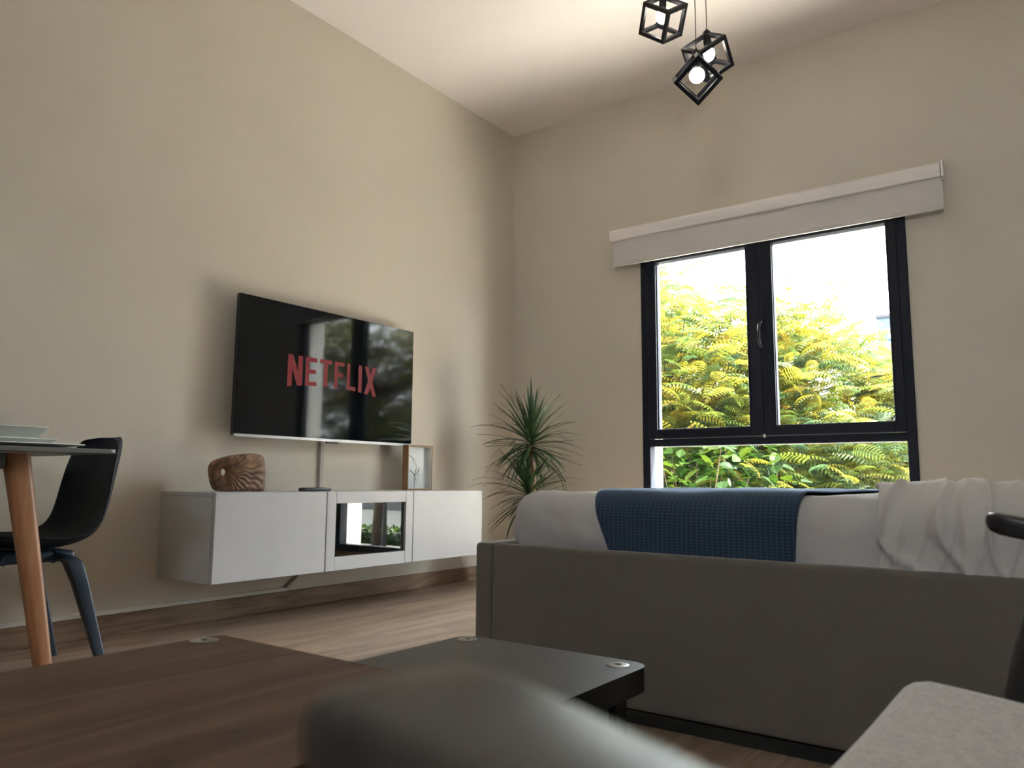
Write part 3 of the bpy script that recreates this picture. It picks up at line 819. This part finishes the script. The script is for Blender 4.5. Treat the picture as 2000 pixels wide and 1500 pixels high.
# ================================================================= ARMCHAIR (camera stands at its near arm)
t = thing('armchair', 'black framed armchair with a light grey seat cushion in the right foreground', 'chair', (0, 0, 0))
SL = .21
def arm(x0, yc, zt, wd, L=.70, th=.013):
    """flat tapering armrest, rounded front tip, sloping down to the rear"""
    bm = bmesh.new(); st = []
    N = 26
    for i in range(N+1):
        f = (i/N)**1.6; x = x0+L*f
        t_ = min(1.0, (x-x0)/(wd*.55)); hw_ = wd/2*(1-(1-t_)**2.6)**(1/2.6) if t_ < 1 else wd/2
        hw_ = max(hw_, .0012)
        hw_ *= 1-.15*f
        z = zt-SL*(x-x0)
        t2 = min(1.0, (x-x0)/(th*.6)); zz = th*(.3+.7*(1-(1-t2)**2)**.5)
        P = []
        for k in range(20):
            a = 2*PI*k/20; ca, sa = math.cos(a), math.sin(a)
            e_ = .38
            a_ = hw_*math.copysign(abs(ca)**e_, ca); b_ = zz/2*math.copysign(abs(sa)**e_, sa)
            lowf = max(0, .25-b_/zz)/.75                 # underside drawn in all round
            P.append((0, a_*(1-.22*lowf), b_))
        st.append([bm.verts.new((x+dx_, yc+a, z-th/2+b_)) for dx_, a, b_ in P])
    for q, r_ in zip(st, st[1:]):
        for k in range(20): bm.faces.new((q[k], q[(k+1) % 20], r_[(k+1) % 20], r_[k]))
    bm.faces.new(st[0]); bm.faces.new(st[-1])
    return bm
NA_ = (3.2435, -4.474, .6268); FA_ = (3.276, -3.662, .633)
obj('armrest', arm(NA_[0], NA_[1], NA_[2], .048, th=.034), M['armblack'], t, True, 60)
obj('armrest', arm(FA_[0], FA_[1], FA_[2], .040, th=.022), M['armblack'], t, True, 60)
for yc_ in (NA_[1], FA_[1]):
    obj('leg', tube(bmesh.new(), [(3.342, yc_, .600), (3.314, yc_, .50), (3.232, yc_, .17), (3.195, yc_, 0)], [.021, .021, .018, .013], 12), M['armblack'], t, True)
    obj('leg', tube(bmesh.new(), [(3.84, yc_, .50), (3.86, yc_, .40), (3.94, yc_, 0)], [.019, .019, .014], 12), M['armblack'], t, True)
bm = tube(bmesh.new(), [(3.283, NA_[1], .37), (3.283, FA_[1], .37)], .016, 10); tube(bm, [(3.86, NA_[1], .34), (3.86, FA_[1], .34)], .016, 10)
tube(bm, [(3.283, NA_[1], .36), (3.86, NA_[1], .33)], .014, 10); tube(bm, [(3.283, FA_[1], .36), (3.86, FA_[1], .33)], .014, 10)
obj('seat_frame', bm, M['armblack'], t, True)
def cush(p, nrm):
    q = p.copy()
    q.z += .018*max(0, 1-((p.y+4.06)/.36)**2)*max(0, 1-((p.x-3.52)/.34)**2)*(1 if nrm.z > 0 else 0)
    q.z -= .11*(p.x-3.22)
    q += nrm*.002*noise.noise(p*9)
    return q
sc_o = obj('seat_cushion', rounded_box((3.195, -4.425, .375), (3.86, -3.690, .470), .034, .016, cush), M['seat'], t, True)
obj('seat_piping', tube(bmesh.new(), [(3.1935+.0, -4.39, .440), (3.1935, -4.06, .442), (3.1935, -3.73, .440)], .003, 6), M['seat'], t, True)
def bcush(p, nrm):
    q = p+nrm*.003*noise.noise(p*7); q.x += .30*(p.z-.46); return q
obj('back_cushion', rounded_box((3.80, -4.42, .46), (3.91, -3.70, .98), .04, .03, bcush), M['seat'], t, True)
obj('back_frame', tube(tube(bmesh.new(), [(3.90, NA_[1], .30), (4.10, NA_[1], .98)], .015, 10), [(3.90, FA_[1], .30), (4.10, FA_[1], .98)], .015, 10), M['armblack'], t, True)

# ================================================================= ROLLER BLIND
t = thing('roller_blind', 'white roller blind pulled up to a short band above the window', 'blind', (0, 0, 0))
X0, X1 = .883, 2.862
bm = bmesh.new()
P = [(-.010, 2.300), (-.010, 2.352), (-.035, 2.365), (-.070, 2.358), (-.092, 2.335), (-.098, 2.305), (-.090, 2.279), (-.080, 2.275)]
lo = [bm.verts.new((X0, y, z)) for y, z in P]; hi = [bm.verts.new((X1, y, z)) for y, z in P]
bm.faces.new(lo); bm.faces.new(hi)
for i in range(len(P)): bm.faces.new((lo[i], lo[(i+1) % len(P)], hi[(i+1) % len(P)], hi[i]))
obj('cassette', bm, M['blindtube'], t, True, 30)
obj('blind_cloth', B((X0+.012, -.0715, 2.122), (X1+.006, -.070, 2.285)), M['blind'], t)
obj('hem_bar', B((X0+.012, -.078, 2.098), (X1+.006, -.066, 2.124), .004, 3), M['blind'], t, True, 40)
obj('end_bracket', B((X1+.004, -.095, 2.272), (X1+.016, -.001, 2.362), .004, 2), M['whitep'], t)
obj('end_bracket', B((X0-.008, -.090, 2.285), (X0-.001, -.001, 2.358), .004, 2), M['whitep'], t)
bm = bmesh.new(); tube(bm, [(X1+.012, -.045, 2.30), (X1+.013, -.046, 2.275)], .004, 6)
obj('chain_stub', bm, M['whitep'], t)

# ================================================================= PENDANT LAMP
CX, CY = 1.94, -1.21
t = thing('pendant_lamp', 'black pendant lamp with three tilted open cube cages and lit bulbs', 'lamp', (CX, CY, H))
obj('canopy', lathe(bmesh.new(), [(0, 0), (.14, 0), (.14, -.022), (.135, -.026), (0, -.026)], 40), M['black'], t, True, 40)
CUBES = [
 ((1.8086, -1.2018, 2.9783), [[0.8094, 0.3066, 0.5009], [0.101, 0.7676, -0.633], [-0.5785, 0.5629, 0.5903]], (-1, 1, 1)),
 ((2.0102, -1.1326, 2.7394), [[0.7431, 0.6677, 0.0443], [-0.3753, 0.4707, -0.7985], [-0.554, 0.5768, 0.6004]], (-1, 1, 1)),
 ((2.0162, -1.2855, 2.5574), [[0.8067, -0.3624, -0.4667], [-0.0687, 0.7269, -0.6833], [0.5869, 0.5833, 0.5615]], (1, 1, 1)),
]
hs = .08; br = .0093
for (c, rm, tc_) in CUBES:
    bm = bmesh.new(); q = hs-br
    for ax in range(3):
        u, v = [k for k in range(3) if k != ax]
        for su in (-q, q):
            for sv in (-q, q):
                a = [0, 0, 0]; b_ = [0, 0, 0]
                a[ax] = -hs; b_[ax] = hs
                a[u] = su-br; b_[u] = su+br; a[v] = sv-br; b_[v] = sv+br
                if ax == 1: a[ax] += 2*br; b_[ax] -= 2*br
                if ax == 2: a[ax] += 2*br; b_[ax] -= 2*br
                box(bm, a, b_, .0008, 1)
    cage = obj('cube_cage', bm, M['black'], t)
    mt = Matrix(rm).to_4x4(); mt.translation = Vector(c)-Vector((CX, CY, H))
    # keep the rotation a true rotation
    loc, qq, _ = mt.decompose(); cage.location = loc; cage.rotation_euler = qq.to_euler()
    top = qq.to_matrix() @ (Vector(tc_)*hs)           # relative to the cage centre
    ctr = loc
    cap_p = ctr+top
    an = Vector((top.x*.0+(c[0]-CX)*.35, (c[1]-CY)*.35, -.02))
    obj('cord', tube(bmesh.new(), [cap_p-top*.05, cap_p+Vector((0, 0, .01)), Vector((cap_p.x, cap_p.y, -.03)), Vector((cap_p.x, cap_p.y, -.02))], [.0022, .0022, .0022, .0022], 8), M['black'], t, True)
    inv = qq.to_matrix().inverted()
    dn = (-top).normalized()
    def L_(k): return inv @ (top+dn*k)
    obj('socket', tube(bmesh.new(), [L_(-.012), L_(.0), L_(.006), L_(.060), L_(.082)], [.004, .012, .0185, .0185, .016], 18), M['black'], cage, True, 50)
    nk = [(.082, .013), (.092, .014), (.103, .020)]
    obj('bulb_neck', tube(bmesh.new(), [L_(k) for k, _ in nk], [r_ for _, r_ in nk], 18), M['bulbneck'], cage, True, 50)
    bc = .124; br_ = .036; pr = []
    for k in range(13):
        a = R(138)-R(138)*k/12*1.0
        pr.append((bc-br_*math.cos(PI-a*1.0) * -1 if False else bc-br_*math.cos(a-PI+PI), br_*math.sin(a)))
    pr = [(bc-br_*math.cos(R(42)+R(138)*k/12), max(.0005, br_*math.sin(R(42)+R(138)*k/12))) for k in range(13)]
    obj('bulb', tube(bmesh.new(), [L_(k) for k, _ in pr], [r_ for _, r_ in pr], 24), M['bulb'], cage, True)

# ================================================================= OUTDOORS
GZ = -1.0
tag(obj('lawn', B((-90, .28, GZ-.2), (90, 140, GZ)), M['ground']), kind='structure')
tag(obj('terrace_ground', B((-20, -40, GZ-.2), (25, D-.3, -.05)), M['pave']), kind='structure')
tag(obj('terrace_strip', B((-4, .28, GZ), (9, 1.75, -.12)), M['pave']), kind='structure')  # unseen pale paving, put in to bounce sun up into the room
tag(obj('pavement', B((3.0, 2.2, GZ), (34, 9.4, GZ+.05)), grainy(mat('far_pink_paving', (.034, .028, .026), .85, spec=.1), (.040, .034, .031), 3)), kind='structure')
tag(obj('road', B((-60, 13.0, GZ), (60, 26.0, GZ+.03)), M['road']), kind='structure')
tag(obj('kerb', B((-60, 26.0, GZ), (60, 26.3, GZ+.5)), M['farwall']), kind='structure')

rng = np.random.default_rng(5)
def frond_template(npairs=11, L=.40, droop=.9, pl=.12, pw=.020):
    """one feathery compound leaf: drooping rachis with narrow paired leaflets"""
    V = []; Fc = []
    x = z = 0.0; ang = .25
    spine = []
    N = npairs
    for i in range(N+1):
        spine.append((x, z, ang)); x += math.cos(ang)*L/N; z += math.sin(ang)*L/N; ang -= droop/N
    for i in range(1, N+1):
        sx_, sz_, an = spine[i]; s = i/N
        ln = pl*math.sin(PI*(.18+.78*s))**.8
        for sd in (-1, 1):
            fwd = .35
            a = np.array([sx_, 0, sz_]); d = np.array([fwd, sd, -.10]); d = d/np.linalg.norm(d)
            d2 = np.array([fwd*.8, sd, -.75]); d2 = d2/np.linalg.norm(d2)
            wv = np.array([1, 0, .1])*pw/2
            p1 = a+d*ln*.55; p2 = p1+d2*ln*.45
            k = len(V); V += [a-wv*.4, a+wv*.4, p1-wv, p1+wv, p2]
            Fc += [(k, k+1, k+3, k+2), (k+2, k+3, k+4)]
    # rachis strip
    k0 = len(V)
    for (sx_, sz_, an) in spine: V += [np.array([sx_, -.0018, sz_]), np.array([sx_, .0018, sz_])]
    for i in range(N): Fc.append((k0+2*i, k0+2*i+1, k0+2*i+3, k0+2*i+2))
    return np.array(V), Fc
def build_cloud(name, parent, tmpl, pos, az, el, roll, scl, cols, m):
    V0, F0 = tmpl; nv = len(V0); n_ = len(pos)
    ca, sa = np.cos(az), np.sin(az); ce, se = np.cos(el), np.sin(el); cr_, sr = np.cos(roll), np.sin(roll)
    X = V0[None, :, :]*scl[:, None, None]
    y1 = X[..., 1]*cr_[:, None]-X[..., 2]*sr[:, None]; z1 = X[..., 1]*sr[:, None]+X[..., 2]*cr_[:, None]; x1 = X[..., 0]
    x2 = x1*ce[:, None]-z1*se[:, None]; z2 = x1*se[:, None]+z1*ce[:, None]
    x3 = x2*ca[:, None]-y1*sa[:, None]; y3 = x2*sa[:, None]+y1*ca[:, None]
    P = np.stack([x3, y3, z2], -1)+pos[:, None, :]
    me = bpy.data.meshes.new(name)
    sizes = np.array([len(f) for f in F0]); loops = np.concatenate([np.array(f) for f in F0])
    allL = (loops[None, :]+(np.arange(n_)*nv)[:, None]).ravel()
    ls = np.tile(sizes, n_); starts = np.concatenate([[0], np.cumsum(ls)[:-1]])
    me.vertices.add(n_*nv); me.vertices.foreach_set('co', P.reshape(-1).astype(np.float32))
    me.loops.add(len(allL)); me.loops.foreach_set('vertex_index', allL.astype(np.int32))
    me.polygons.add(len(ls)); me.polygons.foreach_set('loop_start', starts.astype(np.int32))
    try: me.polygons.foreach_set('loop_total', ls.astype(np.int32))
    except Exception: pass
    me.update(calc_edges=True)
    ca_ = me.color_attributes.new('leafcol', 'FLOAT_COLOR', 'POINT')
    cc = np.ones((n_, nv, 4), np.float32); cc[..., :3] = cols[:, None, :]
    ca_.data.foreach_set('color', cc.ravel())
    me.materials.append(m)
    o = bpy.data.objects.new(name, me); COL.objects.link(o)
    if parent: o.parent = parent
    return o
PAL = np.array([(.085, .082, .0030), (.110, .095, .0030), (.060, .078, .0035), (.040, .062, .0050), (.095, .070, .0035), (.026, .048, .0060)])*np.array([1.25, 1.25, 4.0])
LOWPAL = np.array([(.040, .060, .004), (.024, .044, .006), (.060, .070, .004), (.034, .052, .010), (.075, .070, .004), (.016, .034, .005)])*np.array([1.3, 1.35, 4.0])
def height_at(x):      # crown skyline, metres
    return float(np.interp(x, [-5, -2, -.8, -.1, .5, 1.0, 1.5, 2.2, 4], [3.2, 3.3, 3.1, 2.9, 2.5, 2.8, 2.15, 2.0, 1.8]))+.08*math.sin(x*7.3)
tmplA = frond_template()
tmplB = frond_template(9, .34, 1.3, .10, .022)
def make_tree(label, base, crown_c, crown_r, n_fr, n_twigs, singles, skyline=None, seed=1, eye=Vector((3.36, -4.58, .66))):
    rg = np.random.default_rng(seed); rd = random.Random(seed)
    t = thing('tree', label, 'tree', base)
    bx, by, bz = base
    lean = Vector((rd.uniform(-.3, .3), rd.uniform(-.2, .2), 0))
    hgt = crown_c[2]-bz
    tr_ = 1.0 if singles else .5
    obj('trunk', tube(bmesh.new(), [(0, 0, -.1), tuple(lean*.3+Vector((0, 0, hgt*.4))), tuple(lean+Vector((0, 0, max(.6, hgt*.9))))], [.19*tr_, .15*tr_, .11*tr_], 12), M['bark'], t, True)
    top = lean+Vector((0, 0, max(.6, hgt*.9)))
    # branches reach out to clusters of fronds
    cl = []
    bmb = bmesh.new(); bmt = bmesh.new()
    for k in range(n_twigs):
        while True:
            u = rg.uniform(-1, 1, 3)
            if np.linalg.norm(u) < 1 and (np.linalg.norm(u) > .45): break
        p = np.array(crown_c)+u*np.array(crown_r)
        if skyline:
            zt_ = skyline(p[0]); zb_ = -.35
            p[2] = zb_+(zt_-zb_)*rg.uniform(0, 1)**.75
        cl.append(p)
        q = Vector(p)-Vector(base); mid = top.lerp(q, .5)+Vector((rd.uniform(-.25, .25), rd.uniform(-.25, .25), rd.uniform(-.1, .35)))
        st_ = top*rd.uniform(.7, 1.0)
        pts = [st_, st_.lerp(mid, .6)+Vector((0, 0, .08)), mid, mid.lerp(q, .6)+Vector((rd.uniform(-.1, .1), rd.uniform(-.1, .1), .05)), q]
        tube(bmb if k % 6 == 0 else bmt, pts, [.04, .03, .018, .010, .004] if k % 6 == 0 else [.012, .010, .008, .006, .003], 5, False)
    obj('branch', bmb, M['bark'], t, True)
    o = obj('twigs', bmt, M['twig'], t, True); tag(o, kind='stuff')
    cl = np.array(cl)
    idx = rg.integers(0, len(cl), n_fr)
    pos = cl[idx]+rg.normal(size=(n_fr, 3))*np.array([.30, .26, .17])
    if skyline:
        sk = np.array([skyline(x) for x in pos[:, 0]])
        pos[:, 2] = np.minimum(pos[:, 2], sk+rg.uniform(-.15, .22, n_fr))
        pos[:, 2] = np.maximum(pos[:, 2], GZ+.05)
    pos[:, 1] = np.maximum(pos[:, 1], 1.9)
    az = rg.uniform(0, 2*PI, n_fr); el = rg.normal(.05, .30, n_fr); roll = rg.normal(0, .35, n_fr); scl = rg.uniform(.55, 1.0, n_fr)*(1 if singles else 1.3)
    hz = np.clip((pos[:, 2]-.6)/1.2+rg.normal(0, .3, n_fr), 0, 1)  # yellower towards the top: sun through the leaves put into the colour
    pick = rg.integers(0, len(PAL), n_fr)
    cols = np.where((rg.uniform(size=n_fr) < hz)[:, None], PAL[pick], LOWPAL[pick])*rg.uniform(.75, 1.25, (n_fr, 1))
    near = (pos-np.array(base))
    if singles:
        d = np.linalg.norm(pos-np.array(eye), axis=1)
        # the ones that show largest through the window
        vis = (pos[:, 2] > .45) & (np.abs((pos[:, 0]-3.36)/(pos[:, 1]+4.58)*4.58+3.36-1.87) < .8)
        order = np.argsort(np.where(vis, d, 99))[:300]
        vm = []
        for j, pal in enumerate(np.concatenate([PAL, LOWPAL])):
            T = tmplA if j % 2 == 0 else tmplB
            me = bpy.data.meshes.new('leaf'); me.from_pydata([tuple(v) for v in T[0]], [], T[1])
            a = me.color_attributes.new('leafcol', 'FLOAT_COLOR', 'POINT')
            a.data.foreach_set('color', np.tile(np.array([*pal, 1], np.float32), len(T[0])))
            me.materials.append(M['foliage']); vm.append(me)
        for k in order:
            j = int(np.argmin(((np.concatenate([PAL, LOWPAL])-cols[k])**2).sum(1)))
            o = bpy.data.objects.new('leaf', vm[j]); COL.objects.link(o); o.parent = t
            o.location = near[k]; o.rotation_euler = (roll[k], -el[k], az[k]); o.scale = (scl[k],)*3
        keep = np.ones(n_fr, bool); keep[order] = False
    else: keep = np.ones(n_fr, bool)
    sel = np.where(keep)[0]; h_ = len(sel)//2
    o = build_cloud('foliage', t, tmplA if seed % 2 else tmplB, near[sel], az[sel], el[sel], roll[sel], scl[sel], cols[sel], M['foliage'])
    tag(o, kind='stuff')
    return t
make_tree('wide yellow-green feathery tree filling the window view', (-1.0, 4.6, GZ), (-.9, 4.6, .9), (3.5, 2.9, 1.6), 19000, 520, True, height_at, 3)
make_tree('second feathery tree outside, seen only in reflections right of the window', (7.1, 4.7, GZ), (7.2, 5.2, 2.75), (3.0, 2.4, 1.75), 5500, 170, False, None, 8)
# broad leafed bush under the tree
def broad_leaf():
    V = [(0, 0, 0), (.03, .035, .004), (.03, -.035, .004), (.075, .045, -.002), (.075, -.045, -.002), (.12, .02, -.016), (.12, -.02, -.016), (.14, 0, -.028), (.06, 0, -.006)]
    return np.array(V, float), [(0, 8, 1), (0, 2, 8), (1, 8, 3), (2, 4, 8), (3, 8, 5), (4, 6, 8), (5, 8, 7), (6, 7, 8)]
t = thing('leafy_bush', 'low bush with broad dark green leaves outside, bottom left of the window', 'bush', (.55, 2.0, GZ))
rg = np.random.default_rng(21); n_ = 420
pos = np.stack([rg.normal(0, .42, n_), rg.normal(0, .30, n_), 1.0+1.0*rg.uniform(0, 1, n_)**.7], -1)
bm = bmesh.new()
for k in range(26):
    e_ = pos[k*9]; tube(bm, [(0, 0, 0), (e_[0]*.5, e_[1]*.5, e_[2]*.6), tuple(e_)], [.010, .007, .003], 5, False)
obj('bush_stems', bm, M['twig'], t, True)
az = rg.uniform(0, 2*PI, n_); el = rg.normal(.1, .4, n_); roll = rg.normal(0, .4, n_); scl = rg.uniform(.7, 1.25, n_)
G3 = np.array([(.007, .019, .003), (.0115, .027, .003), (.021, .035, .003)])
bl = broad_leaf(); lm = []
for g in G3:
    me = bpy.data.meshes.new('leaf'); me.from_pydata([tuple(v) for v in bl[0]], [], bl[1])
    a = me.color_attributes.new('leafcol', 'FLOAT_COLOR', 'POINT'); a.data.foreach_set('color', np.tile(np.array([*g, 1], np.float32), len(bl[0])))
    me.materials.append(M['foliage']); lm.append(me)
order = np.argsort(-pos[:, 2])
for k in order[:260]:
    o = bpy.data.objects.new('leaf', lm[k % 3]); COL.objects.link(o); o.parent = t
    o.location = pos[k]; o.rotation_euler = (roll[k], -el[k], az[k]); o.scale = (scl[k],)*3
rest = order[260:]
tag(build_cloud('foliage', t, bl, pos[rest], az[rest], el[rest], roll[rest], scl[rest], G3[rest % 3], M['foliage']), kind='stuff')
t = thing('tall_hedge', 'tall dark hedge behind the yellow-green tree, filling the gaps between its leaves', 'hedge', (-3.0, 11.6, GZ))
def td(p, nrm): return p+nrm*.25*noise.noise(p*1.1)
obj('hedge_core', rounded_box((-6.5, -.6, 0), (5.5, .6, 2.7), .35, .25, td), mat('tall_hedge_core', (.008, .014, .004), .9, spec=.1), t, True)
n_ = 5200
pos = np.stack([rg.uniform(-6.5, 5.5, n_), -.62-rg.uniform(0, .2, n_), rg.uniform(.3, 2.8, n_)], -1)
tag(build_cloud('foliage', t, bl, pos, rg.uniform(0, 2*PI, n_), rg.normal(.1, .6, n_), rg.normal(0, .6, n_), rg.uniform(1.0, 1.9, n_), PAL[rg.integers(0, 6, n_)]*rg.uniform(.4, .9, (n_, 1)), M['foliage']), kind='stuff')
# clipped hedge along the road, lamp post (both show in the cabinet glass)
t = thing('hedge', 'clipped green hedge between pavement and road, seen in the cabinet glass', 'hedge', (12.0, 10.2, GZ))
def hd(p, nrm): return p+nrm*.05*noise.noise(p*3)
obj('hedge_core', rounded_box((-4.5, -.4, 0), (8, .4, .36), .1, .2, hd), mat('hedge_core', (.004, .008, .003), .9), t, True)
n_ = 5200
pos = np.stack([rg.uniform(-4.5, 8, n_), rg.uniform(-.45, .45, n_), rg.uniform(.0, .40, n_)], -1)
f_ = rg.uniform(size=n_); pos[f_ < .4, 2] = .38; pos[(f_ >= .4) & (f_ < .8), 1] = -.43
cols = G3[rg.integers(0, 3, n_)]*rg.uniform(.7, 1.2, (n_, 1))
tag(build_cloud('foliage', t, bl, pos, rg.uniform(0, 2*PI, n_), rg.normal(.1, .6, n_), rg.normal(0, .6, n_), rg.uniform(.5, .9, n_), cols, M['foliage']), kind='stuff')
for k, (x_, y_, s_, w_) in enumerate(((20, 29, 1.0, 'smallest'), (31, 30, 1.25, 'largest'), (43, 31, 1.1, 'farthest right'))):
    t = thing('distant_tree', w_+' of the distant dark trees across the road, seen only in reflections', 'tree', (x_, y_, GZ), group='distant trees across the road')
    obj('trunk', tube(bmesh.new(), [(0, 0, 0), (0, 0, 1.2*s_)], [.25, .2], 10), M['bark'], t, True)
    n_ = 1500; u_ = rg.normal(size=(n_, 3)); u_ /= np.linalg.norm(u_, axis=1)[:, None]
    pos = u_*np.array([4.2, 2.4, 2.2])*s_*rg.uniform(.75, 1.0, (n_, 1))+np.array([0, 0, 2.6*s_])
    def cd(p, nrm): return p+nrm*.4*noise.noise(p*.6)
    obj('crown_core', rounded_box((-3.4*s_, -1.8*s_, .9*s_), (3.4*s_, 1.8*s_, 4.3*s_), 1.6*s_, .5, cd), mat('crown_core', (.006, .010, .004), .9), t, True)
    tag(build_cloud('foliage', t, bl, pos, rg.uniform(0, 2*PI, n_), rg.normal(.1, .6, n_), rg.normal(0, .6, n_), rg.uniform(3, 5, n_), G3[rg.integers(0, 3, n_)], M['foliage']), kind='stuff')
t = thing('lamp_post', 'slim grey lamp post on the pavement, seen in the cabinet glass', 'lamp post', (9.4, 7.2, GZ))
obj('post', tube(bmesh.new(), [(0, 0, 0), (0, 0, 3.4)], [.05, .035], 12), M['lampgrey'], t, True)
obj('lantern', lathe(bmesh.new(), [(0, 3.4), (.10, 3.42), (.16, 3.60), (.17, 3.64), (.06, 3.74), (0, 3.76)], 20), M['lampgrey'], t, True, 40)
# far building and sign glimpsed over the tree at the right pane
def ray_at(u, v, dist):
    return Vector((3.3571, -4.5793, .6579))+(F+R2*((u-1000)/1508.6)+U2*((750-v)/1508.6))*dist
pb = ray_at(1714, 622, 60)
t = thing('office_building', 'distant blue-grey building behind the tree at the right window edge', 'building', (pb.x, pb.y, GZ))
bh = pb.z-GZ
obj('wall', B((0, 0, 0), (9, 8, bh)), M['facade'], t)
obj('roof_edge', B((-.15, -.15, bh), (9.15, 8.15, bh+.25)), M['lampgrey'], t)
for r_ in range(5):
    for c_ in range(4):
        z = bh-1.4-r_*2.6; x = .6+c_*2.1
        if z < 1: continue
        wf = obj('window', B((x, -.06, z-1.3), (x+.75, .02, z+.3)), M['lampgrey'], t)
        obj('pane', B((x+.06, -.08, z-1.24), (x+.69, -.055, z+.24)), M['farglass'], wf)
ps = ray_at(1733, 662, 42)
t = thing('sign_board', 'blue and red sign board on a post beyond the tree, right window edge', 'sign', (ps.x, ps.y, GZ))
zb_ = ps.z-GZ
obj('post', tube(bmesh.new(), [(.8, .1, 0), (.8, .1, zb_)], .09, 10), M['lampgrey'], t, True)
obj('blue_panel', B((0, -.05, zb_-1.0), (1.6, .05, zb_)), M['tarp'], t)
obj('red_panel', B((.14, -.07, zb_-.88), (.75, -.051, zb_-.30)), M['signred'], t)
obj('blue_panel', B((0, -.05, zb_-2.1), (1.6, .05, zb_-1.15)), M['tarp'], t)
pr_ = ray_at(1665, 684, 38)
t = thing('low_house', 'low pale house with a terracotta roof glimpsed over the treetop', 'house', (pr_.x, pr_.y, GZ))
hz_ = pr_.z-GZ
obj('wall', B((0, 0, 0), (4, 3, hz_-.4)), M['farwall'], t)
bm = bmesh.new(); V = [bm.verts.new(v) for v in ((-.2, -.2, hz_-.4), (4.2, -.2, hz_-.4), (4.2, 3.2, hz_-.4), (-.2, 3.2, hz_-.4), (1, 1.5, hz_+.25), (3, 1.5, hz_+.25))]
for f_ in ((0, 1, 5, 4), (1, 2, 5), (2, 3, 4, 5), (3, 0, 4), (3, 2, 1, 0)): bm.faces.new([V[i] for i in f_])
obj('roof', bm, M['roofred'], t)
obj('window', B((.5, -.04, hz_-1.6), (1.5, .01, hz_-.8)), M['tarp'], t)
